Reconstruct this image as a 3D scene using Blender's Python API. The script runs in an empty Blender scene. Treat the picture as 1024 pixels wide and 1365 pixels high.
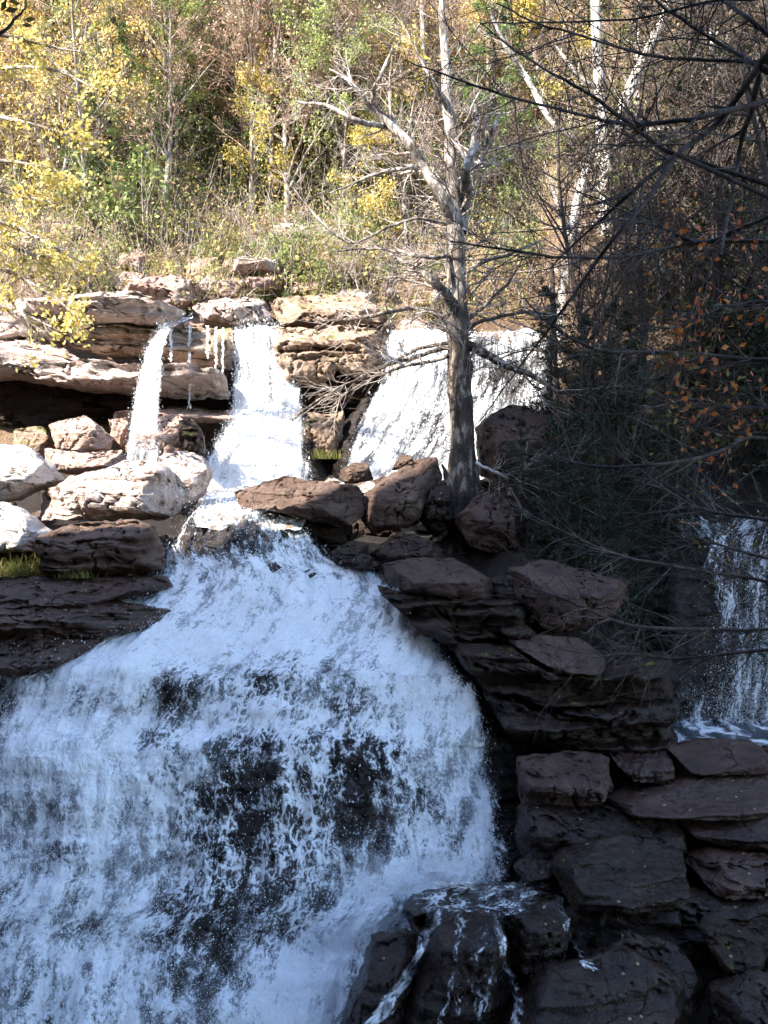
import bpy, math, random
import numpy as np
from mathutils import Vector

# ------------------------------------------------------------------ camera, world, sun, exposure
SC = bpy.context.scene
COL = SC.collection
F = 1370.0                       # focal length in photograph pixels
H = 10.0                         # camera height above the plunge pool
cam_d = bpy.data.cameras.new("camera")
cam_d.sensor_fit = 'VERTICAL'
cam_d.angle = 2 * math.atan(682.5 / F)
cam_d.clip_start = 0.2
cam_d.clip_end = 600
cam = bpy.data.objects.new("camera", cam_d)
COL.objects.link(cam)
cam.location = (0, 0, H)
cam.rotation_euler = (math.radians(90), 0, 0)
SC.camera = cam

SUN_EL = math.radians(40)
SX, SY = -0.75, -0.66            # horizontal direction towards the sun
wd = bpy.data.worlds.new("World"); SC.world = wd; wd.use_nodes = True
nt = wd.node_tree
sky = nt.nodes.new('ShaderNodeTexSky'); sky.sky_type = 'NISHITA'; sky.sun_disc = False
sky.sun_elevation = SUN_EL; sky.sun_rotation = math.atan2(SX, SY) % (2 * math.pi)
sky.ozone_density = 1.6; sky.dust_density = 0.6
nt.links.new(sky.outputs[0], nt.nodes['Background'].inputs[0])
nt.nodes['Background'].inputs[1].default_value = 0.15
sd = bpy.data.lights.new("sun", 'SUN'); sd.energy = 3.6; sd.angle = math.radians(0.5); sd.color = (1, 0.93, 0.82)
sun = bpy.data.objects.new("sun", sd); COL.objects.link(sun)
sv = Vector((SX * math.cos(SUN_EL), SY * math.cos(SUN_EL), math.sin(SUN_EL)))
sun.rotation_euler = (-sv).to_track_quat('-Z', 'Y').to_euler()
sun.location = (-30, -26, 60)
SC.view_settings.view_transform = 'Standard'; SC.view_settings.look = 'None'
SC.view_settings.gamma = 1.0; SC.view_settings.exposure = 2.4
SC.render.engine = 'CYCLES'
cy = SC.cycles
cy.max_bounces = 6; cy.diffuse_bounces = 3; cy.glossy_bounces = 2; cy.transmission_bounces = 2
cy.transparent_max_bounces = 12; cy.caustics_reflective = False; cy.caustics_refractive = False
cy.use_denoising = True

# ------------------------------------------------------------------ helpers
def P(px, py, Y):
    return np.array([(px - 512.0) / F * Y, Y, H + (682.5 - py) / F * Y])

def h3(ix, iy, iz, seed):
    h = (ix.astype(np.uint32) * np.uint32(374761393) + iy.astype(np.uint32) * np.uint32(668265263)
         + iz.astype(np.uint32) * np.uint32(2246822519) + np.uint32((seed * 3266489917) & 0xffffffff))
    h = (h ^ (h >> np.uint32(13))) * np.uint32(1274126177)
    h = (h ^ (h >> np.uint32(15))) * np.uint32(2654435761)
    return (h ^ (h >> np.uint32(16))).astype(np.float64) / 4294967295.0

def vnoise(p, seed=0):
    i = np.floor(p).astype(np.int64); f = p - i
    f = f * f * f * (f * (f * 6 - 15) + 10)
    out = 0
    for dx in (0, 1):
        wx = f[:, 0] if dx else 1 - f[:, 0]
        for dy in (0, 1):
            wy = f[:, 1] if dy else 1 - f[:, 1]
            for dz in (0, 1):
                wz = f[:, 2] if dz else 1 - f[:, 2]
                out = out + wx * wy * wz * h3(i[:, 0] + dx, i[:, 1] + dy, i[:, 2] + dz, seed)
    return out

def fbm(p, octv=4, seed=0, gain=0.5):
    a, s, t = 1.0, 0.0, 0.0
    p = np.asarray(p, float)
    for o in range(octv):
        s = s + a * vnoise(p * (2.03 ** o) + 17.3 * o, seed + o); t += a; a *= gain
    return s / t

def sstep(a, b, x):
    t = np.clip((x - a) / (b - a), 0, 1); return t * t * (3 - 2 * t)

def mesh_np(name, V, Q, uv=None, attr=None, smooth=True):
    """V (n,3), Q (m,4) or (m,3) integer faces."""
    V = np.ascontiguousarray(V, dtype=np.float32); Q = np.ascontiguousarray(Q, dtype=np.int32)
    k = Q.shape[1]
    me = bpy.data.meshes.new(name)
    me.vertices.add(len(V)); me.vertices.foreach_set('co', V.ravel())
    me.loops.add(Q.size); me.loops.foreach_set('vertex_index', Q.ravel())
    me.polygons.add(len(Q)); me.polygons.foreach_set('loop_start', np.arange(0, Q.size, k, dtype=np.int32))
    me.polygons.foreach_set('use_smooth', np.full(len(Q), smooth, dtype=bool))
    me.update(calc_edges=True)
    if uv is not None:
        l = me.uv_layers.new(name="UVMap")
        l.data.foreach_set('uv', np.ascontiguousarray(uv[Q.ravel()], dtype=np.float32).ravel())
    if attr is not None:
        for an, av in attr.items():
            a = me.attributes.new(an, 'FLOAT', 'POINT')
            a.data.foreach_set('value', np.ascontiguousarray(av, dtype=np.float32))
    return me

def obj(name, me, mat, parent=None, loc=None):
    o = bpy.data.objects.new(name, me); COL.objects.link(o)
    if mat is not None and me is not None and len(me.materials) == 0:
        me.materials.append(mat)
    if parent is not None: o.parent = parent
    if loc is not None: o.location = loc
    return o

def tag(o, label=None, cat=None, group=None, kind=None):
    if label: o['label'] = label
    if cat: o['category'] = cat
    if group: o['group'] = group
    if kind: o['kind'] = kind
    return o

def grid_quads(nv, nu, wrap=False):
    a = np.arange(nv * nu).reshape(nv, nu)
    if wrap: a = np.concatenate([a, a[:, :1]], 1)
    return np.stack([a[:-1, :-1], a[:-1, 1:], a[1:, 1:], a[1:, :-1]], -1).reshape(-1, 4)

# ------------------------------------------------------------------ materials
class NT:
    def __init__(s, name):
        s.m = bpy.data.materials.new(name); s.m.use_nodes = True
        s.t = s.m.node_tree; s.t.nodes.clear()
        s.out = s.t.nodes.new('ShaderNodeOutputMaterial')
    def n(s, typ, **kw):
        nd = s.t.nodes.new(typ)
        for k, v in kw.items(): setattr(nd, k, v)
        return nd
    def l(s, a, b): s.t.links.new(a, b)
    def setv(s, sock, v):
        if hasattr(v, 'is_linked') or isinstance(v, bpy.types.NodeSocket): s.l(v, sock)
        else: sock.default_value = v
    def math(s, op, a, b=0.0, c=None, clamp=False):
        nd = s.n('ShaderNodeMath', operation=op, use_clamp=clamp)
        s.setv(nd.inputs[0], a); s.setv(nd.inputs[1], b)
        if c is not None: s.setv(nd.inputs[2], c)
        return nd.outputs[0]
    def mapr(s, v, a, b, c=0.0, d=1.0, smooth=True):
        nd = s.n('ShaderNodeMapRange', interpolation_type='SMOOTHSTEP' if smooth else 'LINEAR')
        s.setv(nd.inputs[0], v)
        for i, x in enumerate((a, b, c, d)): s.setv(nd.inputs[i + 1], x)
        return nd.outputs[0]
    def noise(s, vec, scale, detail=4, rough=0.55, out=0, dist=0.0):
        nd = s.n('ShaderNodeTexNoise'); s.l(vec, nd.inputs['Vector'])
        nd.inputs['Scale'].default_value = scale; nd.inputs['Detail'].default_value = detail
        nd.inputs['Roughness'].default_value = rough; nd.inputs['Distortion'].default_value = dist
        return nd.outputs[out]
    def mapping(s, vec, scale=(1, 1, 1), loc=(0, 0, 0)):
        nd = s.n('ShaderNodeMapping'); s.l(vec, nd.inputs[0])
        nd.inputs['Scale'].default_value = scale; nd.inputs['Location'].default_value = loc
        return nd.outputs[0]
    def mix(s, f, a, b, blend='MIX'):
        nd = s.n('ShaderNodeMix', data_type='RGBA', blend_type=blend)
        s.setv(nd.inputs[0], f)
        for i, x in ((6, a), (7, b)):
            if isinstance(x, tuple): nd.inputs[i].default_value = (*x, 1) if len(x) == 3 else x
            else: s.l(x, nd.inputs[i])
        return nd.outputs[2]
    def ramp(s, f, stops):
        nd = s.n('ShaderNodeValToRGB'); s.l(f, nd.inputs[0])
        e = nd.color_ramp.elements
        while len(e) < len(stops): e.new(0.5)
        for i, (p, c) in enumerate(stops): e[i].position = p; e[i].color = (*c, 1)
        return nd.outputs[0]
    def bump(s, h, strength, dist):
        nd = s.n('ShaderNodeBump'); nd.inputs['Strength'].default_value = strength
        nd.inputs['Distance'].default_value = dist; s.l(h, nd.inputs['Height'])
        return nd.outputs[0]

def rock_mat(name, c1, c2, c3, rough=0.85, lichen=None, lich_amt=0.55, moss=0.0, specks=False, rvar=0.0, spec=0.25, bmp=1.0):
    t = NT(name)
    tc = t.n('ShaderNodeTexCoord').outputs['Object']
    oi = t.n('ShaderNodeObjectInfo')
    off = t.n('ShaderNodeVectorMath', operation='SCALE'); off.inputs[0].default_value = (37.1, 11.7, 53.9)
    t.l(oi.outputs['Random'], off.inputs['Scale'])
    ad = t.n('ShaderNodeVectorMath', operation='ADD'); t.l(tc, ad.inputs[0]); t.l(off.outputs[0], ad.inputs[1])
    v = ad.outputs[0]
    n1 = t.noise(v, 1.1, 7, 0.6)
    n2 = t.noise(v, 7.0, 6, 0.65)
    st = t.noise(t.mapping(v, (0.7, 0.7, 7.0)), 1.0, 5, 0.6)
    f = t.math('ADD', t.math('MULTIPLY', n1, 0.5), t.math('ADD', t.math('MULTIPLY', n2, 0.3), t.math('MULTIPLY', st, 0.2)))
    col = t.ramp(f, [(0.36, c3), (0.48, c1), (0.62, c2)])
    sp = t.noise(v, 32, 3, 0.6)
    col = t.mix(t.mapr(sp, 0.3, 0.75), t.mix(0.45, col, (0.02, 0.015, 0.012)), col)
    if lichen:
        ln = t.noise(v, 2.6, 8, 0.7)
        col = t.mix(t.mapr(ln, lich_amt, lich_amt + 0.08), col, lichen)
    if moss:
        ge = t.n('ShaderNodeNewGeometry'); sx = t.n('ShaderNodeSeparateXYZ'); t.l(ge.outputs['Normal'], sx.inputs[0])
        mf = t.math('MULTIPLY', t.mapr(sx.outputs[2], 0.1, 0.8), t.mapr(t.noise(v, 3.0, 6, .7), 0.62 - moss * .2, 0.72 - moss * .2))
        col = t.mix(mf, col, (0.10, 0.12, 0.02))
    if specks:
        vo = t.n('ShaderNodeTexVoronoi'); vo.inputs['Scale'].default_value = 4.5; t.l(v, vo.inputs['Vector'])
        ge = t.n('ShaderNodeNewGeometry'); sx = t.n('ShaderNodeSeparateXYZ'); t.l(ge.outputs['Normal'], sx.inputs[0])
        wn = t.n('ShaderNodeTexWhiteNoise'); t.l(vo.outputs['Color'], wn.inputs['Vector'])
        m = t.math('MULTIPLY', t.math('LESS_THAN', vo.outputs['Distance'], 0.12), t.math('GREATER_THAN', wn.outputs['Value'], 0.55))
        m = t.math('MULTIPLY', m, t.mapr(sx.outputs[2], 0.2, 0.6))
        col = t.mix(m, col, (0.33, 0.20, 0.10))
    b = t.n('ShaderNodeBsdfPrincipled'); t.l(col, b.inputs['Base Color']); b.inputs['Specular IOR Level'].default_value = spec
    if rvar: t.l(t.mapr(n2, 0.35, 0.65, rough - rvar, rough + rvar), b.inputs['Roughness'])
    else: b.inputs['Roughness'].default_value = rough
    wv = t.n('ShaderNodeVectorMath', operation='ADD'); t.l(v, wv.inputs[0])
    wn_ = t.n('ShaderNodeTexNoise'); t.l(v, wn_.inputs['Vector']); wn_.inputs['Scale'].default_value = 1.6; wn_.inputs['Detail'].default_value = 6
    wm = t.n('ShaderNodeVectorMath', operation='SCALE'); t.l(wn_.outputs['Color'], wm.inputs[0]); wm.inputs['Scale'].default_value = 0.9
    t.l(wm.outputs[0], wv.inputs[1])
    cv = t.n('ShaderNodeTexVoronoi', feature='DISTANCE_TO_EDGE'); cv.inputs['Scale'].default_value = 0.9; t.l(t.mapping(wv.outputs[0], (0.8, 0.8, 2.0)), cv.inputs['Vector'])
    crack = t.math('MULTIPLY', t.mapr(cv.outputs['Distance'], 0.0, 0.035, 1.0, 0.0), t.mapr(n1, .46, .60))
    crack = t.math('MULTIPLY', crack, 0.65)
    col = t.mix(crack, col, (0.012, 0.009, 0.007)); t.l(col, b.inputs['Base Color'])
    hh = t.math('ADD', t.math('MULTIPLY', n2, 0.6), t.math('ADD', t.math('MULTIPLY', sp, 0.18), t.math('MULTIPLY', st, 0.7)))
    hh = t.math('SUBTRACT', hh, t.math('MULTIPLY', crack, 0.5))
    t.l(t.bump(hh, bmp, 0.11), b.inputs['Normal'])
    t.l(b.outputs[0], t.out.inputs[0])
    return t.m

def bark_mat(name, c1, c2, c3, scale=6.0, pale_z=None):
    t = NT(name); v = t.n('ShaderNodeTexCoord').outputs['Object']
    n1 = t.noise(t.mapping(v, (1, 1, 0.3)), scale, 6, 0.65); n2 = t.noise(v, 1.3, 5, 0.6)
    f = t.math('ADD', t.math('MULTIPLY', n1, 0.6), t.math('MULTIPLY', n2, 0.4))
    col = t.ramp(f, [(0.42, c1), (0.52, c2), (0.58, c3)])
    if pale_z:
        sx = t.n('ShaderNodeSeparateXYZ'); t.l(v, sx.inputs[0])
        col = t.mix(t.mapr(t.math('ADD', sx.outputs[2], t.math('MULTIPLY', n2, 3.0)), pale_z[0], pale_z[1] + 2), col, t.ramp(f, [(0.40, (.06, .045, .036)), (0.49, (.22, .185, .16)), (0.58, (.56, .51, .46))]))
    b = t.n('ShaderNodeBsdfPrincipled'); t.l(col, b.inputs['Base Color']); b.inputs['Roughness'].default_value = 0.9
    t.l(t.bump(n1, 0.9, 0.05), b.inputs['Normal']); t.l(b.outputs[0], t.out.inputs[0])
    return t.m

def leaf_mat(name, cols, trans=0.35, rough=0.6):
    t = NT(name); g = t.n('ShaderNodeNewGeometry')
    stops = [(i / max(1, len(cols) - 1), c) for i, c in enumerate(cols)]
    col = t.ramp(g.outputs['Random Per Island'], stops)
    b = t.n('ShaderNodeBsdfPrincipled'); t.l(col, b.inputs['Base Color']); b.inputs['Roughness'].default_value = rough
    tr = t.n('ShaderNodeBsdfTranslucent'); t.l(col, tr.inputs[0])
    mx = t.n('ShaderNodeMixShader'); mx.inputs[0].default_value = trans
    t.l(b.outputs[0], mx.inputs[1]); t.l(tr.outputs[0], mx.inputs[2]); t.l(mx.outputs[0], t.out.inputs[0])
    return t.m

def flat_mat(name, c, rough=0.9):
    t = NT(name); b = t.n('ShaderNodeBsdfPrincipled'); b.inputs['Base Color'].default_value = (*c, 1)
    b.inputs['Roughness'].default_value = rough; t.l(b.outputs[0], t.out.inputs[0]); return t.m

def foam_mat(name, lace_scale=3.2, streak=(5.0, 0.9), thr=0.5, fine=22.0, contrast=0.07, veil_amt=0.5):
    """white water over whatever lies behind: foam threads opaque, gaps clear; 'foam' attribute is how much froth."""
    t = NT(name)
    uv = t.n('ShaderNodeUVMap').outputs[0]
    at = t.n('ShaderNodeAttribute', attribute_name='foam').outputs['Fac']
    la = t.n('ShaderNodeAttribute', attribute_name='lace').outputs['Fac']
    w = t.n('ShaderNodeTexNoise'); t.l(uv, w.inputs['Vector']); w.inputs['Scale'].default_value = 2.6; w.inputs['Detail'].default_value = 9
    sub = t.n('ShaderNodeVectorMath', operation='SUBTRACT'); t.l(w.outputs['Color'], sub.inputs[0]); sub.inputs[1].default_value = (.5, .5, .5)
    scl = t.n('ShaderNodeVectorMath', operation='SCALE'); t.l(sub.outputs[0], scl.inputs[0]); scl.inputs['Scale'].default_value = 0.24
    add = t.n('ShaderNodeVectorMath', operation='ADD'); t.l(uv, add.inputs[0]); t.l(scl.outputs[0], add.inputs[1])
    wuv = add.outputs[0]
    def vor(scale, sc, width):
        m = t.mapping(wuv, (scale, scale * sc, 1))
        vo = t.n('ShaderNodeTexVoronoi', feature='DISTANCE_TO_EDGE', voronoi_dimensions='2D'); vo.inputs['Scale'].default_value = 1.0
        t.l(m, vo.inputs['Vector'])
        return t.mapr(t.math('ADD', vo.outputs['Distance'], t.math('MULTIPLY', t.math('SUBTRACT', w.outputs['Fac'], 0.5), 0.25)), 0.0, width, 1.0, 0.0)
    l1 = vor(lace_scale, 0.6, 0.16); l2 = vor(lace_scale * 2.3, 0.6, 0.26)
    lace = t.math('MAXIMUM', l1, t.math('MULTIPLY', l2, 0.8))
    st = t.noise(t.mapping(wuv, (streak[0], streak[1], 1)), 1.0, 14, 0.74)
    fn = t.noise(t.mapping(wuv, (fine, fine * 0.7, 1)), 1.0, 5, 0.75)
    s2 = t.noise(t.mapping(wuv, (9.0, 1.1, 1)), 1.0, 6, 0.7)
    big = t.noise(t.mapping(uv, (0.8, 0.4, 1)), 1.0, 5, 0.6)
    s = t.math('ADD', at, t.math('MULTIPLY', t.math('SUBTRACT', st, 0.5), 2.6))
    s = t.math('ADD', s, t.math('MULTIPLY', t.math('SUBTRACT', fn, 0.5), 1.25))
    s = t.math('ADD', s, t.math('MULTIPLY', t.math('SUBTRACT', s2, 0.5), 0.65))
    s = t.math('ADD', s, t.math('MULTIPLY', t.math('SUBTRACT', big, 0.5), 0.9))
    s = t.math('ADD', s, t.math('MULTIPLY', t.math('MULTIPLY', t.math('SUBTRACT', lace, 0.3), t.math('MULTIPLY', la, t.mapr(big, .35, .6))), 0.6))
    crisp = t.mapr(s, thr - contrast, thr + contrast * 2.2)
    veil = t.math('MULTIPLY', t.mapr(t.math('ADD', at, t.math('MULTIPLY', t.math('SUBTRACT', st, 0.5), 1.4)), 0.35, 0.9), veil_amt)
    crisp = t.math('POWER', crisp, 1.25)
    a = t.math('MAXIMUM', crisp, veil)
    a = t.math('MULTIPLY', a, t.mapr(at, 0.02, 0.1))
    dens = t.mapr(s, thr, thr + 0.5)
    col = t.mix(t.math('MULTIPLY', dens, t.mapr(fn, .34, .58, .35, 1.0)), (0.70, 0.73, 0.77), (0.95, 0.955, 0.96))
    d = t.n('ShaderNodeBsdfPrincipled'); t.l(col, d.inputs['Base Color']); d.inputs['Roughness'].default_value = 0.55
    h = t.math('ADD', t.math('MULTIPLY', st, 1.2), t.math('ADD', t.math('MULTIPLY', lace, 0.35), t.math('MULTIPLY', fn, 0.4)))
    t.l(t.bump(h, 0.5, 0.06), d.inputs['Normal'])
    tl = t.n('ShaderNodeBsdfTranslucent'); tl.inputs[0].default_value = (.85, .88, .9, 1)
    m1 = t.n('ShaderNodeMixShader'); m1.inputs[0].default_value = 0.22; t.l(d.outputs[0], m1.inputs[1]); t.l(tl.outputs[0], m1.inputs[2])
    tr = t.n('ShaderNodeBsdfTransparent'); tr.inputs[0].default_value = (1, 1, 1, 1)
    m2 = t.n('ShaderNodeMixShader'); t.l(a, m2.inputs[0]); t.l(tr.outputs[0], m2.inputs[1]); t.l(m1.outputs[0], m2.inputs[2])
    t.l(m2.outputs[0], t.out.inputs[0])
    return t.m

M = {}
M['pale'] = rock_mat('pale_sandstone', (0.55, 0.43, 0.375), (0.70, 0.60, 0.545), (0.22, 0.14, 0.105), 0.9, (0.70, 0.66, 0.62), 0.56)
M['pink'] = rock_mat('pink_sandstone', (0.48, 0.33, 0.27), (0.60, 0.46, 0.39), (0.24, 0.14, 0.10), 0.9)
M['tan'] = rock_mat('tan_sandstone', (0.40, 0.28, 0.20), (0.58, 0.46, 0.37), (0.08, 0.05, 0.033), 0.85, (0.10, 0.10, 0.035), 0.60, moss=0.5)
M['white'] = rock_mat('bleached_sandstone', (0.60, 0.54, 0.50), (0.72, 0.68, 0.64), (0.40, 0.33, 0.29), 0.9)  # palest of the sandstone colours
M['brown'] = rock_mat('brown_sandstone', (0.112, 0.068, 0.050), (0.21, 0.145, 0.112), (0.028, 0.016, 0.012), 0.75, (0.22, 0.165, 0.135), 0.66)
M['maroon'] = rock_mat('shaded_maroon_sandstone', (0.066, 0.032, 0.021), (0.125, 0.070, 0.052), (0.018, 0.010, 0.007), 0.6, (0.17, 0.12, 0.10), 0.66, spec=0.35, rvar=0.15)  # darker, redder copy of brown sandstone; right bank shade put into colour
M['damp'] = rock_mat('damp_sandstone', (0.028, 0.014, 0.008), (0.052, 0.028, 0.019), (0.008, 0.005, 0.004), 0.55, moss=0.25, specks=True, rvar=0.18)  # undercut and hollow rocks borrow this dark for painted shade
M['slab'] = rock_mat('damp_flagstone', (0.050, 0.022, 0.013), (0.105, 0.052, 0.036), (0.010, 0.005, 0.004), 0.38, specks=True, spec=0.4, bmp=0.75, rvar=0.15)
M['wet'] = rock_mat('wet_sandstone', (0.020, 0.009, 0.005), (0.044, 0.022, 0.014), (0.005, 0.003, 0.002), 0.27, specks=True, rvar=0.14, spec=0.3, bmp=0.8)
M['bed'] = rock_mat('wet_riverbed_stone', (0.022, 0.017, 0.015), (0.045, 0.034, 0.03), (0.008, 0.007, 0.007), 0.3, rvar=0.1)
M['foam'] = foam_mat('cascade_foam', 3.4, (3.0, 1.7), 0.5, 19.0, 0.15, 0.62)
M['foam_fine'] = foam_mat('upper_fall_foam', 3.0, (3.6, 0.6), 0.5, 18.0, 0.16)
M['drop'] = flat_mat('water_spray', (0.86, 0.88, 0.9), 0.4)
M['bark_grey'] = bark_mat('grey_bark', (0.10, 0.075, 0.06), (0.27, 0.23, 0.20), (0.46, 0.42, 0.38))
M['bark_main'] = bark_mat('blotched_bark', (0.022, 0.015, 0.011), (0.065, 0.046, 0.034), (0.30, 0.25, 0.20), 7.5, (5.5, 11.0))
M['bark_pale'] = bark_mat('pale_bark', (0.10, 0.085, 0.07), (0.45, 0.41, 0.37), (0.66, 0.62, 0.57), 3.0)
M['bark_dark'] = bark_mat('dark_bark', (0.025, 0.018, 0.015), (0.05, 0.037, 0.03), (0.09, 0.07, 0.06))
M['twig_red'] = bark_mat('reddish_twig', (0.20, 0.125, 0.09), (0.32, 0.22, 0.16), (0.46, 0.36, 0.28))
M['twig_grey'] = bark_mat('grey_twig', (0.17, 0.125, 0.10), (0.36, 0.30, 0.26), (0.52, 0.46, 0.41))
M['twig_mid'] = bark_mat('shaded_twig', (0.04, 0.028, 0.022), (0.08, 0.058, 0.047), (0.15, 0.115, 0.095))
M['twig_dark'] = bark_mat('dark_twig', (0.03, 0.022, 0.02), (0.06, 0.045, 0.04), (0.10, 0.075, 0.07))
M['leaf_yellow'] = leaf_mat('yellow_leaves', [(0.74, 0.54, 0.16), (0.68, 0.44, 0.10), (0.80, 0.64, 0.28), (0.52, 0.46, 0.14)])
M['leaf_lemon'] = leaf_mat('lemon_leaves', [(0.74, 0.60, 0.16), (0.66, 0.50, 0.10), (0.80, 0.68, 0.28), (0.50, 0.46, 0.12)])
M['leaf_rust'] = leaf_mat('rust_leaves', [(0.42, 0.23, 0.15), (0.36, 0.20, 0.145), (0.47, 0.30, 0.20), (0.40, 0.21, 0.12), (0.44, 0.33, 0.20), (0.27, 0.25, 0.10), (0.40, 0.25, 0.18)], 0.2)
M['leaf_mix'] = leaf_mat('mixed_low_leaves', [(0.36, 0.22, 0.12), (0.20, 0.24, 0.07), (0.44, 0.33, 0.14), (0.15, 0.19, 0.05), (0.32, 0.19, 0.12), (0.52, 0.42, 0.14), (0.25, 0.31, 0.09), (0.18, 0.24, 0.07)])
M['leaf_verdant'] = leaf_mat('yellow_green_leaves', [(0.34, 0.40, 0.12), (0.24, 0.32, 0.09), (0.46, 0.46, 0.15), (0.30, 0.36, 0.12)])
M['leaf_green'] = leaf_mat('green_leaves', [(0.17, 0.23, 0.06), (0.27, 0.33, 0.10), (0.13, 0.18, 0.05), (0.36, 0.37, 0.12)])
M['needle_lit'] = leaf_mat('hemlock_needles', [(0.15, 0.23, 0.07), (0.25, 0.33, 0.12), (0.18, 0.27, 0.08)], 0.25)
M['needle'] = leaf_mat('dark_hemlock_needles', [(0.012, 0.026, 0.009), (0.022, 0.040, 0.011), (0.018, 0.024, 0.009)], 0.2)  # shaded copy of the hemlock green, shade put into darker colours
M['leaf_orange'] = leaf_mat('orange_leaves', [(0.55, 0.17, 0.03), (0.45, 0.10, 0.03), (0.60, 0.26, 0.05)], 0.4)
M['leaf_brown'] = leaf_mat('olive_brown_leaves', [(0.16, 0.10, 0.03), (0.13, 0.12, 0.03), (0.24, 0.15, 0.03)], 0.3)
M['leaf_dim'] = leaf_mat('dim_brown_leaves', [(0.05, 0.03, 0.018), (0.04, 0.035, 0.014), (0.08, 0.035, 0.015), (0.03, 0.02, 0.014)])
M['grass'] = leaf_mat('tuft_grass', [(0.30, 0.26, 0.08), (0.20, 0.24, 0.05), (0.42, 0.34, 0.14)], 0.3)

# ------------------------------------------------------------------ ground
def T(x, y):
    """height of the ground relative to the camera."""
    x = np.asarray(x, float); y = np.asarray(y, float)
    mid = np.interp(y, [0, 18.2, 19.0, 19.9, 20.9, 22.5, 23.6, 25, 30.8, 32.3, 33.0, 34.5, 36, 45, 60, 110],
                    [-10.3, -10.3, -9.6, -7.7, -5.4, -3.3, -2.2, -1.1, 0.2, 0.6, 5.4, 7.4, 8.9, 17.0, 30.0, 72])
    left = np.interp(y, [0, 18.2, 19.0, 20.2, 21.4, 23.2, 23.8, 25, 30.6, 32.2, 32.8, 34.5, 36, 45, 60, 110],
                     [-10.3, -10.3, -9.8, -8.2, -6.2, -4.2, -2.4, -1.3, 0.8, 1.4, 5.2, 7.4, 9.2, 17.0, 30.0, 72])
    right = np.interp(y, [0, 15.4, 17, 18.4, 20.2, 20.9, 21.4, 22.6, 24, 26, 30, 33, 36, 45, 60, 110],
                      [-10.3, -10.0, -8.6, -7.0, -5.5, -5.1, -3.4, -2.2, -0.9, 0.9, 3.6, 6.3, 10, 19, 32, 74])
    far = np.interp(y, [0, 15.4, 17, 18.4, 20, 22.3, 23.9, 24.7, 27.5, 32, 40, 60, 110],
                    [-10.3, -10.0, -8.6, -7.2, -5.6, -5.3, -4.8, -0.7, 1.4, 7.0, 16.5, 34, 76])
    a = sstep(-4.6, -6.6, x) if False else 1 - sstep(-6.8, -4.8, x)
    z = mid * (1 - a) + left * a
    xr = np.interp(y, [17, 20, 22, 24, 27, 31, 36], [3.0, 3.0, 2.4, 1.8, 2.6, 5.0, 5.6])
    b = sstep(0, 1.2, x - xr); z = z * (1 - b) + right * b
    c = sstep(5.3, 5.9, x); z = z * (1 - c) + far * c
    hill = sstep(34, 48, y)
    n = fbm(np.stack([x * .16, y * .16, x * 0], -1).reshape(-1, 3), 4, 5).reshape(x.shape) - .5
    n2 = fbm(np.stack([x * .9, y * .9, x * 0 + 3], -1).reshape(-1, 3), 4, 9).reshape(x.shape) - .5
    side = np.clip(np.abs(x) - 16, 0, 60) * 0.35
    return z + n * 5 * hill + n2 * (0.35 + 0.5 * hill) + side * sstep(24, 40, y)

def TZ(x, y): return float(T(np.array([x]), np.array([y]))[0]) + H

xs = np.concatenate([np.linspace(-130, -17, 40), np.linspace(-16.6, 16.6, 190), np.linspace(17, 130, 40)])
ys = np.concatenate([np.linspace(-90, 13.5, 30), np.linspace(14, 42, 190), np.linspace(42.4, 120, 110)])
gx, gy = np.meshgrid(xs, ys)
gz = T(gx, gy) + H
def ground_mat():
    t = NT('forest_ground'); v = t.n('ShaderNodeTexCoord').outputs['Object']
    n1 = t.noise(v, 0.5, 8, 0.65); n2 = t.noise(v, 5, 7, 0.7); n3 = t.noise(v, 22, 4, 0.6)
    f = t.math('ADD', t.math('MULTIPLY', n1, 0.5), t.math('ADD', t.math('MULTIPLY', n2, 0.3), t.math('MULTIPLY', n3, 0.2)))
    litter = t.ramp(f, [(0.36, (0.06, 0.038, 0.025)), (0.47, (0.17, 0.105, 0.06)), (0.55, (0.30, 0.20, 0.12)), (0.66, (0.42, 0.33, 0.25))])
    wet = t.ramp(f, [(0.38, (0.008, 0.006, 0.005)), (0.5, (0.022, 0.015, 0.012)), (0.62, (0.045, 0.03, 0.024))])
    sx = t.n('ShaderNodeSeparateXYZ'); t.l(v, sx.inputs[0])
    hh = t.math('ADD', sx.outputs[2], t.math('MULTIPLY', t.math('SUBTRACT', n1, 0.5), 2.0))
    up = t.mapr(hh, H + 0.9, H + 2.4)
    col = t.mix(up, wet, litter)
    b = t.n('ShaderNodeBsdfPrincipled'); t.l(col, b.inputs['Base Color']); t.l(t.mapr(up, 0, 1, 0.4, 0.95), b.inputs['Roughness'])
    t.l(t.bump(t.math('ADD', n2, t.math('MULTIPLY', n3, .4)), 1.0, 0.25), b.inputs['Normal'])
    t.l(b.outputs[0], t.out.inputs[0]); return t.m
g = obj('terrain', mesh_np('terrain', np.stack([gx, gy, gz], -1).reshape(-1, 3), grid_quads(len(ys), len(xs))), ground_mat())
tag(g, 'leaf strewn wooded slope and wet stony valley floor', 'ground', kind='structure')

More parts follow.
